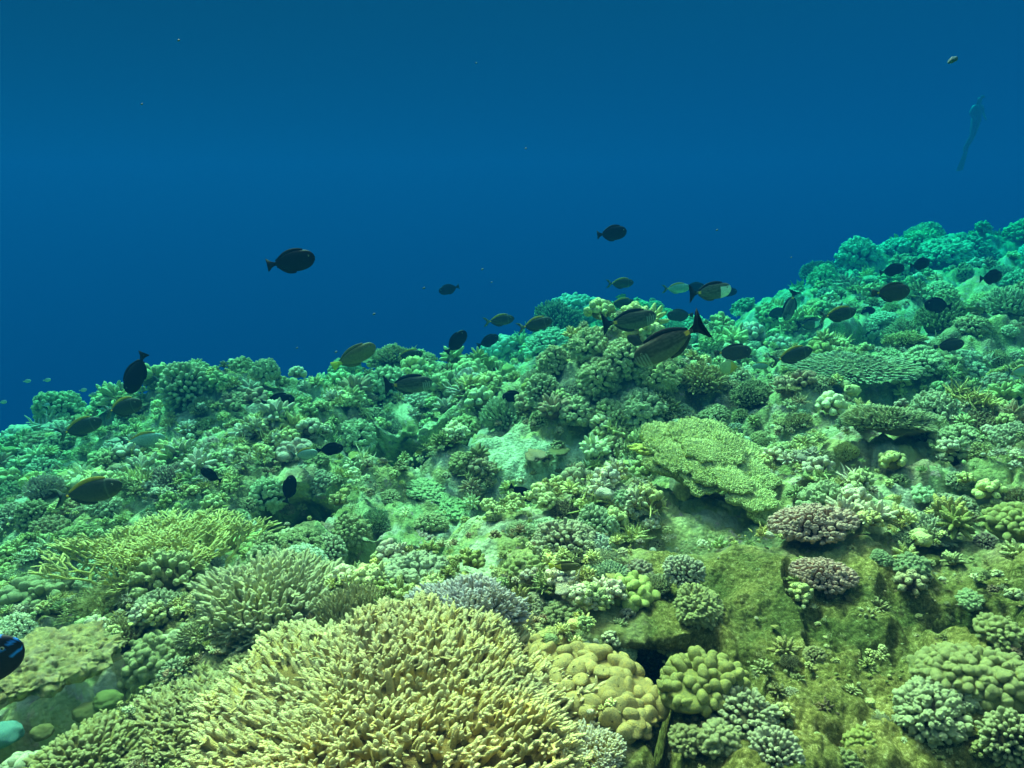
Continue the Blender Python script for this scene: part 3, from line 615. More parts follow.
#MORE
# ------------------------------------------------------------------ lesser colonies, one by one
KN = {'finger_coral': 'finger coral', 'fine_finger_coral': 'cushion coral', 'cauliflower_coral': 'cauliflower coral', 'knobbly_coral': 'knobbly coral', 'honeycomb_coral': 'honeycomb coral',
      'lobed_coral': 'lobed coral', 'bushy_soft_coral': 'bushy soft coral', 'lattice_coral': 'lattice coral'}
CN = [('tan', (.44, .36, .15)), ('pale green', (.50, .56, .34)), ('olive', (.28, .29, .10)), ('cream', (.60, .56, .36)), ('brown', (.28, .21, .11)), ('yellowish', (.50, .47, .14)), ('grey green', (.36, .42, .28)), ('pinkish', (.46, .34, .26))]
used = set(); cand = []
n_small = 0; tries = 0
U_ = rng.random(9000) * 1100 - 40; 
while n_small < 290 and tries < 2600:
    tries += 1
    u = rng.random() * 1080 - 28; v = 225 + 560 * rng.random() ** 1.25
    p = hit(u, v); d = p @ FWD
    if d > 22 or p[2] < -4: continue
    e = H0(p[0], p[1])[1]
    if e > .5: continue
    tf, sn = zones(p[:1], p[1:2])
    if sn[0] > .3 or (tf[0] > .5 and rng.random() < .93): continue
    rpx = 9 + 17 * rng.random() ** 1.6 if v < 560 else 14 + 16 * rng.random()
    if tf[0] > .5: rpx *= .6
    r = min(rpx * d / F, .42)
    if any(h < -.2 and ((p[0] - bx) / rx) ** 2 + ((p[1] - by) / ry) ** 2 < 1.2 for bx, by, rx, ry, h in BUMPS): continue
    if any((p[0] - x) ** 2 + (p[1] - y) ** 2 < (r * .55 + q * .85) ** 2 for x, y, q in TAKEN): continue
    kind = rng.choice(['finger_coral', 'fine_finger_coral', 'cauliflower_coral', 'knobbly_coral', 'honeycomb_coral', 'lobed_coral', 'bushy_soft_coral', 'lattice_coral'], p=[.20, .10, .33, .17, .06, .05, .06, .03])
    if kind == 'lattice_coral' and (v > 520 or v < 310): kind = 'cauliflower_coral'
    ci = rng.choice(len(CN), p=[.15, .2, .15, .15, .08, .12, .1, .05]); cn, col = CN[ci]
    # wording: kind, colour and the nearest landmark with the side it lies on
    lab = None
    for (lu, lv, nm) in sorted(LAND, key=lambda q: (q[0] - u) ** 2 + ((q[1] - v) * 1.5) ** 2)[:5]:
        du, dv = u - lu, v - lv
        side = ('just right of' if du > 0 else 'just left of') if abs(du) > abs(dv) * 1.2 else ('behind' if dv < 0 else 'in front of')
        if math.hypot(du, dv) > 60: side = {'just right of': 'some way right of', 'just left of': 'some way left of', 'behind': 'farther back than', 'in front of': 'well in front of'}[side]
        k = (kind, ci, side, nm)
        if k not in used:
            used.add(k); lab = f'{cn} {KN[kind]} {side} {nm}'; break
    if lab is None: continue
    o = bpy.data.objects.new(kind, MESH[kind][rng.integers(len(MESH[kind]))]); C.objects.link(o)
    jit = .85 + .3 * rng.random(3); o.color = (*np.minimum(np.array(col) * jit, .6), 1)
    place(o, p, r, sq=.7 + .5 * rng.random(), sink=.15 + .3 * rng.random()); thing(o, lab, 'coral', 'small coral colonies covering the reef')
    TAKEN.append((p[0], p[1], r * .9)); n_small += 1
print('small colonies', n_small)

# ------------------------------------------------------------------ uncountable small growth between them
def small_clump(kind, seed):
    g = Geo(); rs = np.random.default_rng(seed)
    if kind == 0:      # stubby fingers
        n = 26; P = unit(dome_pts(n, 0) + rs.normal(size=(n, 3)) * .1)
        tubes(g, P * .35, unit(P + rs.normal(size=P.shape) * .2), .5 + .4 * rs.random(n), .13 + .04 * rs.random(n), 5, prof=((0, 1), (.6, .95), (.88, .65), (1, .1)), tipat=.3)
        core(g, .5, .7, 2, seed, (.4, .36, .3))
    elif kind == 1:    # bobbly heads
        n = 22; P = unit(dome_pts(n, -.1) + rs.normal(size=(n, 3)) * .12)
        tubes(g, P * .4, P, .42 + .3 * rs.random(n), .19 + .08 * rs.random(n), 6, prof=((0, .6), (.4, .9), (.7, 1.1), (.92, .8), (1, .2)), tipat=.2, lump=.4, seed=seed)
        core(g, .55, .7, 2, seed, (.35, .3, .25))
    elif kind == 2:    # lumpy stone
        V, T = ico(3); f, c = worley3(V / .5 + seed, seed); k = np.sqrt(np.maximum(0, 1 - (f / .9) ** 2))
        g.add(V * (.6 + .35 * k + (fbm(V * 1.5 + seed, seed, 2) - .5) * .7)[:, None] * np.array([1, 1, .75]), tris=T, tip=k * .3, col=(.75 + .25 * k[:, None]) * np.ones((1, 3)))
    elif kind == 4:    # leaning shelf
        V, T = ico(3); e = .8 + (fbm(V * 2 + seed, seed, 2) - .5) * .9
        g.add((V * e[:, None] * np.array([1.3, 1.1, .16]) + np.array([0, 0, 1]) * (.5 + .25 * (V[:, :1] * V[:, 1:2]))) + (vnoise(V * 7, seed)[:, None] - .5) * .1, tris=T, tip=np.clip(e * 1.2 - .7, 0, 1) * (abs(V[:, 2]) < .4) * .5, col=(.75, .72, .68))
    else:              # thin twigs
        n = 40; D = unit(rs.normal(size=(n, 3)) * np.array([1, 1, .6]) + np.array([0, 0, .8])); P = rs.normal(size=(n, 3)) * np.array([.3, .3, .12])
        tubes(g, P, D, .5 + .4 * rs.random(n), .06 + .02 * rs.random(n), 4, prof=((0, 1), (.6, .9), (1, .3)), tipat=.3, bend=rs.normal(size=(n, 3)) * .15)
    return g.arrays()
PR = [[small_clump(k, 100 * k + j) for j in range(4)] for k in range(5)]
def growth(name, label, cat, kinds, N_, zone, seed, sz=(6, 13), m=M_CORAL):
    rs = np.random.default_rng(seed); g = Geo(); cnt = 0
    u = rs.random(N_) * 1160 - 68; v = 215 + 620 * rs.random(N_) ** 1.15
    # vectorised: march all rays at once
    D = FWD[None] + ((u - 512) / F)[:, None] * RGT + ((384 - v) / F)[:, None] * UPV
    hitd = np.full(N_, np.nan); alive = np.arange(N_)
    for t in .5 * 1.012 ** np.arange(330):
        P = D[alive] * t; b = P[:, 2] < Hm(P[:, 0], P[:, 1]); hitd[alive[b]] = t; alive = alive[~b]
        if not len(alive): break
    ok = ~np.isnan(hitd); P = D[ok] * hitd[ok][:, None]; d = hitd[ok]
    P[:, :2] += rs.normal(size=(len(P), 2)) * .03 * d[:, None]
    P[:, 2] = Hm(P[:, 0], P[:, 1])
    tf, sn = zones(P[:, 0], P[:, 1]); e = H0(P[:, 0], P[:, 1])[1]
    T_ = np.array([(x, y, r) for x, y, r in TAKEN])
    bare = fbm(np.stack([P[:, 0], P[:, 1], 0 * d], 1) * 1.1 + 5, 91, 4)
    big_ = fbm(np.stack([P[:, 0], P[:, 1], 0 * d], 1) * 2.1 + 15, 93, 3)
    cl = fbm(np.stack([P[:, 0], P[:, 1], 0 * d], 1) * 1.6, 71, 3)
    for i in range(len(P)):
        if e[i] > .9 or d[i] > 21: continue
        if zone == 'reef':
            if (sn[i] > .4 and rs.random() < .80) or (bare[i] < .44 and rs.random() < .85) or (tf[i] > .5): continue
            if (((P[i, 0] - T_[:, 0]) ** 2 + (P[i, 1] - T_[:, 1]) ** 2) < (T_[:, 2] * .80) ** 2).any(): continue
        elif tf[i] < .5: continue
        if zone == 'reef' and any(h < -.26 and ((P[i, 0] - bx) / rx) ** 2 + ((P[i, 1] - by) / ry) ** 2 < .85 for bx, by, rx, ry, h in BUMPS) and rs.random() < .95: continue
        k = kinds[rs.integers(len(kinds))]; V, Q, T, tip, col = PR[k][rs.integers(4)]
        r = (sz[0] + (sz[1] - sz[0]) * rs.random() ** 3) * d[i] / F * (.55 + .95 * sstep(.35, .65, big_[i])) * (.6 if k in (2, 4) else 1); r = min(r, .09 if k in (2, 4) else .17)
        a = rs.random() * 6.28; ca, sa = math.cos(a), math.sin(a)
        Rm = np.array([[ca, -sa, 0], [sa, ca, 0], [0, 0, 1]]); ti = rs.normal() * .35; Rx = np.array([[1, 0, 0], [0, math.cos(ti), -math.sin(ti)], [0, math.sin(ti), math.cos(ti)]])
        c = PAL[int(cl[i] * 19 + rs.random() * 1.6) % 9] * (.8 + .5 * rs.random()) * (1.1 if zone == 'reef' else .7)
        g.add((V * r) @ (Rx @ Rm).T + P[i] + np.array([0, 0, r * .2 + (.06 if zone == 'reef' else .0)]), quads=Q, tris=T, tip=tip * rs.random(), col=col * c)
        cnt += 1
    o = new_obj(name, g.mesh(name), m); o['kind'] = 'stuff'; o['label'] = label; o['category'] = cat
    print(name, cnt, g.n)
growth('coral_growth', 'mixed small knobs and branches of living coral between the larger colonies', 'coral growth', [0, 1, 1, 2, 3, 4, 0, 1, 3, 0], 21000, 'reef', 31, (2.6, 13))
growth('scattered_growth', 'scattered nubs of coral and encrusted stones on the green turf slope', 'coral growth', [0, 1, 2, 2, 4], 1500, 'turf', 35, (3, 11))
growth('coral_rubble', 'crumbs of rubble and algae tufts strewn over the green turf slope', 'rubble', [1, 2, 2, 3], 5000, 'turf', 32, (.8, 4))

# ------------------------------------------------------------------ fish
def fish_mat(name, rough=.6):
    m, nt, N, L, p = mat(name); at_ = N.new('ShaderNodeAttribute'); at_.attribute_name = 'col'
    tc = N.new('ShaderNodeTexCoord'); nz = N.new('ShaderNodeTexNoise'); nz.inputs['Scale'].default_value = 30; nz.inputs['Detail'].default_value = 3
    L.new(tc.outputs['Object'], nz.inputs['Vector']); r_ = ramp(N, [(.3, (.8, .8, .8)), (.7, (1.2, 1.2, 1.2))]); L.new(nz.outputs['Fac'], r_.inputs[0])
    x = N.new('ShaderNodeMix'); x.data_type = 'RGBA'; x.blend_type = 'MULTIPLY'; x.inputs['Factor'].default_value = 1
    L.new(at_.outputs['Color'], x.inputs['A']); L.new(r_.outputs[0], x.inputs['B']); L.new(x.outputs['Result'], p.inputs['Base Color'])
    p.inputs['Roughness'].default_value = rough; p.inputs['Specular IOR Level'].default_value = .12; return m
M_FISH = fish_mat('fish_skin')
def fish_body(hgt, thick, colf, blunt=.5):
    ns, nk = 44, 40; s = np.linspace(0, 1, ns)           # 0 snout (x=+.5) .. 1 tail root (x=-.36)
    x = .5 - .86 * s
    prof = np.interp(s, [0, .03, .09, .2, .36, .52, .68, .82, .93, 1], [.10, .30 + .20 * blunt, .56 + .2 * blunt, .86 + .05 * blunt, 1, .98, .82, .52, .2, .15])
    prof = np.convolve(np.pad(prof, 2, 'edge'), np.ones(5) / 5, 'valid'); prof[0] = .04
    wid = np.interp(s, [0, .1, .3, .6, .9, 1], [.1, .6, 1, .8, .25, .16])
    th = np.linspace(0, 2 * math.pi, nk, endpoint=False)
    cz = -.02 * np.sin(s * math.pi)
    V = np.stack([np.repeat(x[:, None], nk, 1), wid[:, None] * thick / 2 * np.sign(np.sin(th)) * np.abs(np.sin(th)) ** .9, cz[:, None] + prof[:, None] * hgt / 2 * np.cos(th)], -1).reshape(-1, 3)
    idx = np.arange(ns * nk).reshape(ns, nk); nx = np.roll(idx, -1, 1); q = np.stack([idx[:-1], nx[:-1], nx[1:], idx[1:]], -1).reshape(-1, 4)
    V = np.vstack([V, [[.505, 0, 0]], [[-.365, 0, cz[-1]]]]); n = ns * nk
    t = np.vstack([np.stack([idx[0], np.full(nk, n), nx[0]], -1)[:, ::-1] * 1, np.stack([idx[-1], nx[-1], np.full(nk, n + 1)], -1)])
    g = Geo(); g.add(V, quads=q, tris=t, col=colf(V)); return g, x, prof * hgt / 2, cz
def fin(name, outline, th, parent, colf, y=0, rot=None):
    """flat fin: outline in x,z, thin but solid"""
    O = np.array(outline, float); n = len(O); c = O.mean(0)
    P = np.vstack([np.c_[O[:, 0], np.full(n, y - th / 2), O[:, 1]], np.c_[O[:, 0], np.full(n, y + th / 2), O[:, 1]]])
    bm = bmesh.new(); vs = [bm.verts.new(p) for p in P]
    bm.faces.new(vs[:n][::-1]); bm.faces.new(vs[n:])
    for i in range(n): j = (i + 1) % n; bm.faces.new((vs[i], vs[j], vs[n + j], vs[n + i]))
    bmesh.ops.triangulate(bm, faces=bm.faces[:]); bmesh.ops.recalc_face_normals(bm, faces=bm.faces[:])
    V = np.array([v.co[:] for v in bm.verts]); T = np.array([[v.index for v in f.verts] for f in bm.faces]); bm.free()
    if rot is not None: V = V @ rot.T
    me = mesh_from(name, V, [T], {'col': colf(V), 'tip': np.zeros(len(V))}, smooth=False)
    return new_obj(name, me, M_FISH, parent)
def flat(c): return lambda V: np.tile(np.array(c, float), (len(V), 1))
def make_fish(name, kind):
    dark = np.array({'naso': (.040, .042, .030), 'pale': (.26, .32, .26), 'striped': (.050, .045, .032), 'white': (.07, .07, .05), 'plain': (.004, .004, .006), 'brown': (.05, .035, .02),
                     'parrot': (.16, .13, .05), 'wrasse': (.10, .09, .03), 'blue': (.008, .010, .02), 'chromis': (.35, .42, .40), 'butter': (.45, .45, .2)}[kind])
    hgt = {'naso': .35, 'pale': .35, 'striped': .345, 'white': .37, 'plain': .43, 'brown': .42, 'parrot': .34, 'wrasse': .26, 'blue': .40, 'chromis': .42, 'butter': .6}[kind]
    def colf(V):
        c = np.tile(dark, (len(V), 1)); x, z = V[:, 0], V[:, 2]
        if kind in ('naso', 'pale'):
            c[(x < -.05) & (x > -.32) & (z > .17 + (x + .05) * .35)] = (.50, .30, .03)
            m = (x > .26) & (x < .29); c[m] = c[m] * .6 + np.array([.14, .16, .11]) * .4
            c[z < -.09] *= 1.25
        if kind in ('striped', 'white'):
            m = (np.sin(z * 150 + x * 12) > .3) & (z > -.06) & (x < .3); c[m] *= 1.7
            c[z < -.06] = np.array((.10, .10, .07)); c[z > .145] = (.008, .008, .01); c[(x > .30) & (z < .03) & (np.sin(x * 160) > -.2)] = (.22, .24, .20)
            m = (x > -.32) & (x < -.24) & (abs(z) < .03); c[m] = (.7, .35, .05)
        if kind == 'white': c[(x > .2) & (z < .08)] = (.60, .66, .55)
        if kind == 'parrot': c[z > .05] *= .8; c[x < -.28] = (.55, .50, .04)
        if kind == 'wrasse': c[x < -.1] = (.6, .5, .08)
        if kind == 'butter': c[x < 0] = (.65, .42, .04)
        if kind == 'blue':
            for k in (-.09, 0.0, .10):
                c[abs(z - k - .12 * x) < .010] = (.015, .16, .60)
        return c
    root = bpy.data.objects.new(name, None); C.objects.link(root)
    g, x, hh, cz = fish_body(hgt, .17, colf, {'striped': .9, 'white': .9, 'parrot': .9, 'naso': .35, 'pale': .35}.get(kind, .6))
    new_obj('body', g.mesh('body'), M_FISH, root)
    fc = dark * .8
    # tail
    if kind in ('striped', 'white', 'blue'): tail = [(-.33, .035), (-.40, .06), (-.50, .20), (-.54, .235), (-.50, .13), (-.455, .03), (-.452, -.03), (-.50, -.13), (-.54, -.225), (-.50, -.19), (-.40, -.06), (-.33, -.035)]; tc_ = (.01, .01, .014)
    elif kind in ('naso', 'pale'): tail = [(-.34, .03), (-.40, .06), (-.47, .14), (-.60, .17), (-.475, .10), (-.45, 0), (-.475, -.10), (-.60, -.17), (-.47, -.14), (-.40, -.06), (-.34, -.03)]; tc_ = (.10, .12, .09)
    elif kind == 'plain': tail = [(-.33, .035), (-.40, .06), (-.49, .14), (-.50, .12), (-.47, .0), (-.50, -.12), (-.49, -.14), (-.40, -.06), (-.33, -.035)]; tc_ = tuple(dark)
    else: tail = [(-.33, .04), (-.42, .075), (-.50, .10), (-.505, .0), (-.50, -.10), (-.42, -.075), (-.33, -.04)]; tc_ = (.55, .50, .05) if kind in ('parrot', 'wrasse') else tuple(dark * .9)
    fin('tail_fin', tail, .010, root, flat(tc_))
    def zt(s): return np.interp(s, np.linspace(0, 1, len(hh)), hh + cz)
    def zb(s): return np.interp(s, np.linspace(0, 1, len(hh)), -hh + cz)
    S = np.linspace(.24, .93, 14); H_ = .05 * np.sin(np.linspace(.35, 2.9, 14)) + .012
    fin('dorsal_fin', [(.5 - .86 * s, zt(s) - .02) for s in S] + [(.5 - .86 * s - .015, zt(s) + h) for s, h in list(zip(S, H_))[::-1]], .012, root,
        flat((.42, .25, .03) if kind in ('naso', 'pale') else (fc if kind not in ('striped', 'white') else (.008, .008, .012))))
    S = np.linspace(.50, .93, 10); H_ = .045 * np.sin(np.linspace(.35, 2.9, 10)) + .01
    fin('anal_fin', [(.5 - .86 * s, zb(s) + .02) for s in S] + [(.5 - .86 * s - .015, zb(s) - h) for s, h in list(zip(S, H_))[::-1]], .012, root, flat(fc))
    for sg in (-1, 1):
        a = .45 * sg; rot = np.array([[math.cos(a), -math.sin(a), 0], [math.sin(a), math.cos(a), 0], [0, 0, 1]])
        pf = fin('pectoral_fin', [(0, .025), (-.07, .05), (-.14, .03), (-.14, -.03), (-.06, -.04), (0, -.015)], .008, root, flat((.95, .42, .05) if kind in ('striped', 'white') else dark * 1.4), rot=rot)
        pf.location = (.20, -sg * -.072 * 1.0, -.03)
        V, T = ico(3); e = Geo(); e.add(V * np.array([.018, .008, .018]), tris=T, col=(.30, .28, .2)); V2 = V * np.array([.010, .006, .010]) + np.array([0, .005 * sg, 0]); e.add(V2, tris=T, col=(.004, .004, .004))
        eo = new_obj('eye', e.mesh('eye'), M_FISH, root); eo.location = (.375, sg * .052, .045)
    if kind in ('naso', 'pale', 'brown'):
        V, T = ico(3); e = Geo(); e.add(V * np.array([.032, .026, .022]), tris=T, col=(.85, .38, .03)); so = new_obj('tail_spine', e.mesh('tail_spine'), M_FISH, root); so.location = (-.335, 0, 0)
    return root
FP = {}
def copy_tree(o, parent=None):
    c = o.copy(); C.objects.link(c); c.parent = parent
    for ch in list(o.children):
        copy_tree(ch, c)
    return c
FNAME = {'naso': 'surgeonfish', 'pale': 'surgeonfish', 'striped': 'surgeonfish', 'white': 'surgeonfish', 'plain': 'surgeonfish', 'brown': 'surgeonfish', 'parrot': 'parrotfish', 'wrasse': 'wrasse', 'blue': 'surgeonfish', 'chromis': 'damselfish', 'butter': 'butterflyfish'}
def put_fish(kind, u, v, lpx, ang, label, size=.27, yaw=0., group=None, deep=None):
    if kind not in FP: o = FP[kind] = make_fish(FNAME[kind], kind)
    else: o = copy_tree(FP[kind])
    D = size * F / lpx * math.cos(yaw); D = deep or D
    p = hit(u, v + lpx * .2)
    lim = (p @ FWD) - .25 if H0(p[0], p[1])[1] < 1 else 99
    if D > lim: size *= lim / D; D = lim
    pos = ray(u, v) * D; a = math.radians(ang)
    X = RGT * math.cos(a) * math.cos(yaw) + UPV * math.sin(a) + FWD * math.sin(yaw) * math.cos(a); X = unit(X)
    up = np.array([0, 0, 1.]) if abs(math.sin(a)) < .85 else np.array([-1., .1, .2]) * (1 if math.cos(a) * math.sin(a) >= 0 else -1)
    Z = unit(up - X * (up @ X)); Y = np.cross(Z, X)
    Mx = Matrix([[X[i] * size, Y[i] * size, Z[i] * size, pos[i]] for i in range(3)] + [[0, 0, 0, 1]]); o.matrix_world = Mx
    thing(o, label, 'fish', group); return o
G1 = 'fish shoaling over the reef'
FISH = [
 ('plain', 291, 261, 47, 12, 'black surgeonfish alone in open blue water, higher than the left reef'),
 ('plain', 612, 233, 31, 10, 'black surgeonfish, highest of all fish, alone above the central shoal'),
 ('plain', 449, 289, 21, 196, 'small black fish heading left in open water between the two high surgeonfish'),
 ('naso', 500, 320, 29, 8, 'dark surgeonfish with tail spot grazing the skyline left of the rounded coral head'),
 ('naso', 536, 324, 33, 12, 'dark surgeonfish with orange tail spot right beside the rounded skyline coral head'),
 ('plain', 488, 341, 23, 25, 'dark fish just above the leafy plate coral'),
 ('plain', 456, 342, 29, 48, 'black surgeonfish rising steeply above the leafy plate coral'),
 ('naso', 409, 355, 28, 6, 'dark fish with a light back at the skyline right of the parrotfish'),
 ('parrot', 354, 356, 47, 27, 'olive parrotfish with bright yellow tail climbing over the skyline'),
 ('striped', 409, 384, 48, 4, 'striped surgeonfish with orange side fin below the parrotfish'),
 ('plain', 514, 396, 24, 185, 'round dark fish facing left against the left side of the central mound'),
 ('naso', 621, 283, 26, 4, 'upper of two stacked dark fish with pale tail spots in open water'),
 ('naso', 622, 303, 26, 3, 'lower of two stacked dark fish with pale tail spots in open water'),
 ('pale', 642, 313, 26, 6, 'greenish fish half hidden behind the striped surgeonfish over the central mound'),
 ('striped', 630, 320, 52, 9, 'striped surgeonfish with orange side fin and forked black tail just over the central mound'),
 ('brown', 636, 341, 20, 150, 'small brown fish beside the head of the large diving striped surgeonfish'),
 ('striped', 668, 343, 72, 208, 'largest striped surgeonfish, diving head down to the left with black crescent tail raised'),
 ('pale', 677, 288, 26, 4, 'greenish fish with pale tail spot leading toward the white faced surgeonfish'),
 ('plain', 694, 287, 19, 5, 'dark fish squeezed between the greenish fish and the white faced surgeonfish'),
 ('white', 711, 291, 42, 8, 'surgeonfish with a white patch on its face in the right of the shoal'),
 ('plain', 728, 292, 18, 5, 'dark fish hidden behind the face of the white faced surgeonfish'),
 ('brown', 680, 315, 26, 181, 'dim dark fish above the raised tail of the largest striped surgeonfish'),
 ('brown', 733, 352, 34, 3, 'brown surgeonfish with orange tail spot right of the largest striped one'),
 ('butter', 730, 367, 22, 180, 'small pale fish with a yellow orange patch below the brown surgeonfish'),
 ('pale', 762, 366, 20, 185, 'pale fish with a curved band close to the reef below the brown surgeonfish'),
 ('naso', 793, 355, 40, 17, 'olive green surgeonfish rising over the long whitish coral ledge'),
 ('naso', 839, 314, 37, 9, 'large dark surgeonfish with orange tail spot over the right reef'),
 ('white', 809, 324, 25, 10, 'small dark fish with a pale band beneath the large dark right hand surgeonfish'),
 ('striped', 790, 306, 30, 250, 'striped surgeonfish standing on its head with its tail up right'),
 ('brown', 775, 313, 20, 20, 'brown fish left of the head standing surgeonfish'),
 ('plain', 866, 311, 19, 3, 'small dark fish in front of the nose of the large dark right hand surgeonfish'),
 ('plain', 837, 328, 11, 280, 'tiny dark fish under the large dark right hand surgeonfish'),
 ('brown', 891, 292, 40, 4, 'deep bodied brown surgeonfish with pale blotched side on the far right reef', ),
 ('plain', 892, 270, 24, 14, 'dim fish over the brown blotched surgeonfish, left one of a pair'),
 ('plain', 920, 264, 24, 12, 'dim fish over the brown blotched surgeonfish, right one of a pair'),
 ('plain', 938, 305, 30, 176, 'dark slim fish right of the brown blotched surgeonfish'),
 ('plain', 991, 277, 28, 10, 'dim fish farthest to the right, near the ridge'),
 ('brown', 949, 345, 27, 8, 'dim brown fish beside the dark overhang on the right'),
 ('pale', 1020, 371, 26, 6, 'pale green fish cut by the right edge near the dark overhang'),
 ('naso', 124, 407, 44, 13, 'dark surgeonfish with orange tail spot and back, below the head down black one'),
 ('naso', 81, 427, 44, 19, 'dark surgeonfish with a light line behind its face, second from the left edge'),
 ('pale', 144, 440, 40, 6, 'silvery grey green fish with yellow back edge over the left reef'),
 ('pale', 173, 380, 34, 4, 'pale grey green fish just in front of the left skyline coral'),
 ('plain', 136, 373, 44, 247, 'black surgeonfish pointing head down against blue water at left'),
 ('naso', 90, 491, 64, 12, 'largest dark surgeonfish with orange tail spot, lowest at left over the reef'),
 ('plain', 278, 401, 33, 8, 'black fish in front of the reef under the small bushy coral tower'),
 ('pale', 305, 454, 28, 8, 'pale round fish with yellow back touching a black fish'),
 ('plain', 330, 449, 26, 6, 'black fish touching the pale round fish with yellow back'),
 ('plain', 211, 475, 24, 150, 'round dark fish between corals in the middle of the left reef'),
 ('plain', 289, 489, 28, 75, 'dark fish hovering upright in front of a shadowed hollow'),
 ('plain', 522, 493, 28, 332, 'black fish slanting down over the sand below the central mound'),
 ('wrasse', 565, 566, 32, 4, 'thin wrasse with yellow tail and dark head along the pinkish white cauliflower coral'),
 ('plain', 325, 377, 14, 215, 'tiny dark fish at the skyline below the parrotfish tail'),
]
for f in FISH:
    k, u, v, l, a, lb = f
    put_fish(k, u, v, l, a, lb, yaw=(rng.random() - .5) * .6, size={'plain': .25, 'striped': .32, 'parrot': .30, 'wrasse': .12, 'butter': .14}.get(k, .27), group=G1)
put_fish('blue', -31, 667, 92, 24, 'black fish with electric blue stripes cut by the left edge above the rock ledge', size=.22, yaw=0, deep=1.25)
for k, (u, v, w_) in enumerate([(27, 381, 'farthest left but one'), (47, 380, 'above the left slope'), (83, 390, 'left one of a close pair'), (93, 394, 'right one of a close pair'), (46, 405, 'lowest, near the slope crest'), (3, 402, 'at the very left edge'), (105, 408, 'at the tail of a dark surgeonfish')]):
    put_fish('chromis', u, v, 7, 10, f'tiny pale damselfish in blue water at left, {w_}', size=.06, group='tiny damselfish off the left slope', deep=5)
# specks drifting in the water
for (u, v, s, w_) in [(953, 60, 9, 'largest pale speck drifting high in open water at right'), (336, 352, 3, 'pale speck drifting above the parrotfish tail'), (297, 348, 2.5, 'pale speck drifting over the left skyline gap'), (424, 288, 3, 'faint speck drifting left of the small left heading fish'), (374, 314, 3, 'faint speck drifting above the gap between parrotfish and black surgeonfish'), (717, 230, 2.5, 'faint speck drifting right of the highest surgeonfish')]:
    V, T = ico(3); g = Geo(); g.add(V * (1 + (fbm(V * 2 + u, int(u), 2) - .5) * .8)[:, None] * np.array([1.5, 1, .8]), tris=T, col=(.015, .09, .13)); D = 1.6
    o = new_obj('drifting_speck', g.mesh('drifting_speck'), M_FISH); o.location = ray(u, v) * D; o.scale = (s * .35 * D / F,) * 3; o.rotation_euler = (0, -.5, 0); thing(o, w_, 'particle', 'specks drifting in the water')
for k in range(9):
    u, v, D = rng.random() * 1000 + 12, rng.random() * 330 + 20, .9 + rng.random() * 2
    c = o.copy(); C.objects.link(c); c.location = ray(u, v) * D; c.scale = ((.5 + .5 * rng.random()) * D / F,) * 3; c['label'] = 'pinprick speck drifting in the open blue water'; c['group'] = 'pinprick specks in the open water'

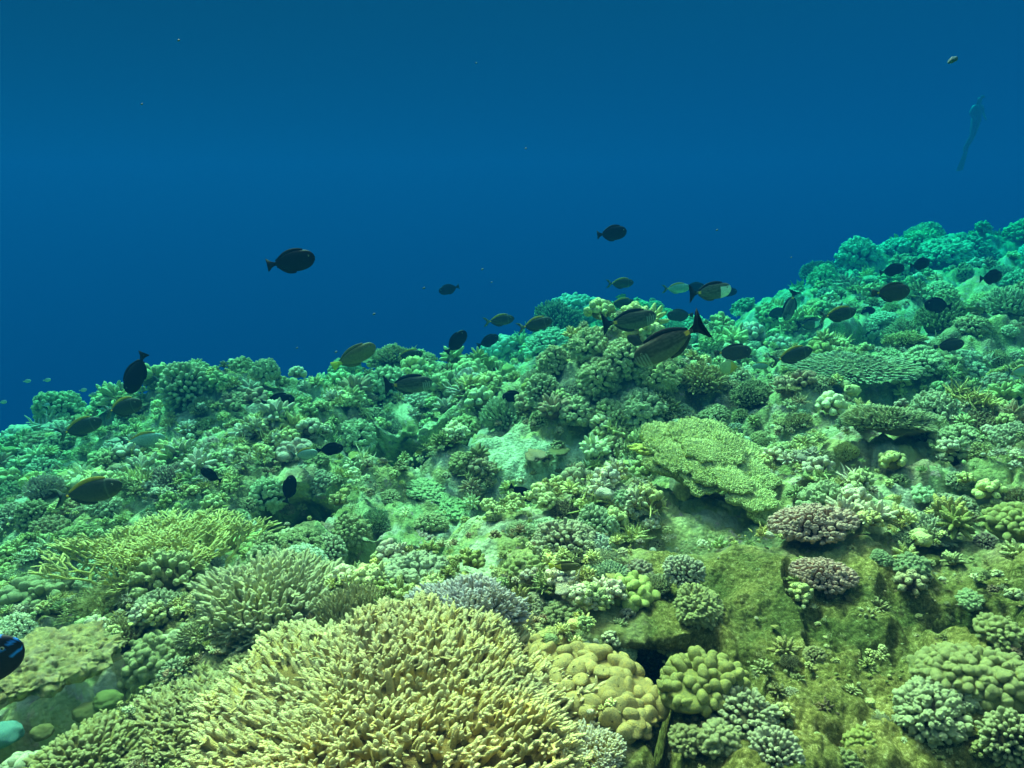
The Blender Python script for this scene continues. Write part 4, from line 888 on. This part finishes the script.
# ------------------------------------------------------------------ a diver far off in the blue
def diver():
    J = {'pel': (0, 0, 0), 'chest': (0, .02, .30), 'neck': (0, .02, .50), 'head0': (0, .0, .60), 'head': (0, 0, .70), 'ls': (-.17, .02, .44), 'le': (-.26, .05, .22), 'lw': (-.24, -.10, .02), 'rs': (.17, .02, .44), 're': (.28, .02, .24), 'rw': (.22, -.14, .06),
         'lh': (-.10, 0, -.05), 'lk': (-.17, -.08, -.48), 'la': (-.22, .06, -.88), 'lt': (-.24, .0, -1.0), 'rh': (.10, 0, -.05), 'rk': (.11, .06, -.48), 'ra': (.12, .22, -.86), 'rt': (.12, .2, -.98), 'lf': (-.23, -.18, -.04), 'rf': (.20, -.21, .0)}
    Ed = [('pel', 'chest'), ('chest', 'neck'), ('neck', 'head0'), ('head0', 'head'), ('chest', 'ls'), ('ls', 'le'), ('le', 'lw'), ('chest', 'rs'), ('rs', 're'), ('re', 'rw'), ('pel', 'lh'), ('lh', 'lk'), ('lk', 'la'), ('la', 'lt'), ('pel', 'rh'), ('rh', 'rk'), ('rk', 'ra'), ('ra', 'rt'), ('lw', 'lf'), ('rw', 'rf')]
    Rd = dict(pel=.14, chest=.16, neck=.065, head0=.085, head=.10, ls=.075, le=.05, lw=.035, rs=.075, re=.05, rw=.035, lh=.10, lk=.065, la=.045, lt=.04, rh=.10, rk=.065, ra=.045, rt=.04, lf=.03, rf=.03)
    ks = list(J); me = bpy.data.meshes.new('person'); me.from_pydata([J[k] for k in ks], [(ks.index(a), ks.index(b)) for a, b in Ed], [])
    o = bpy.data.objects.new('person', me); C.objects.link(o)
    md = o.modifiers.new('skin', 'SKIN'); sv = me.skin_vertices[0].data
    for i, k in enumerate(ks): sv[i].radius = (Rd[k], Rd[k] * .85)
    sv[0].use_root = True; sb = o.modifiers.new('sub', 'SUBSURF'); sb.levels = 2; sb.render_levels = 2
    m, nt, N, L, p = mat('wetsuit'); p.inputs['Base Color'].default_value = (.015, .04, .08, 1); p.inputs['Roughness'].default_value = .6
    me.materials.append(m)
    for sx, y0, z0 in ((-.24, .0, -1.0), (.12, .2, -.98)):
        bm = bmesh.new(); bmesh.ops.create_cube(bm, size=1)
        for v in bm.verts:
            t = .5 - v.co.z; wd = .09 + .11 * t; v.co = (v.co.x * wd, v.co.y * .015 + .10 * t * t, -t * .60)
        fm = bpy.data.meshes.new('swim_fin'); bm.to_mesh(fm); bm.free(); fo = bpy.data.objects.new('swim_fin', fm); C.objects.link(fo); fo.parent = o; fo.location = (sx, y0, z0); fm.materials.append(m)
    V, T = ico(3); g = Geo(); g.add(V * np.array([.085, .04, .05]), tris=T, col=(.05, .06, .07)); mk = new_obj('mask', g.mesh('mask'), M_FISH, o); mk.location = (0, -.085, .70)
    thing(o, 'faint distant diver in dark wetsuit hanging upright in the blue haze', 'diver'); return o
dv = diver(); dv.location = Vector(at(976, 120, 22)); dv.rotation_euler = (.1, -.05, .35)

# ------------------------------------------------------------------ the water between camera and reef
bm = bmesh.new(); bmesh.ops.create_cube(bm, size=1); me = bpy.data.meshes.new('haze'); bm.to_mesh(me); bm.free()
hz = bpy.data.objects.new('haze', me); C.objects.link(hz); hz['kind'] = 'stuff'
hz.location = (0, 0, -6.4); hz.scale = (90, 90, 22.8)
hm = bpy.data.materials.new('sea_water_haze'); hm.use_nodes = True; nt = hm.node_tree; nt.nodes.clear()
pv = nt.nodes.new('ShaderNodeVolumePrincipled'); ou = nt.nodes.new('ShaderNodeOutputMaterial'); nt.links.new(pv.outputs[0], ou.inputs['Volume'])
pv.inputs['Density'].default_value = .32; pv.inputs['Color'].default_value = (.0004, .0082, .0280, 1)
pv.inputs['Absorption Color'].default_value = (0, .74, .84, 1); pv.inputs['Anisotropy'].default_value = .2
me.materials.append(hm)
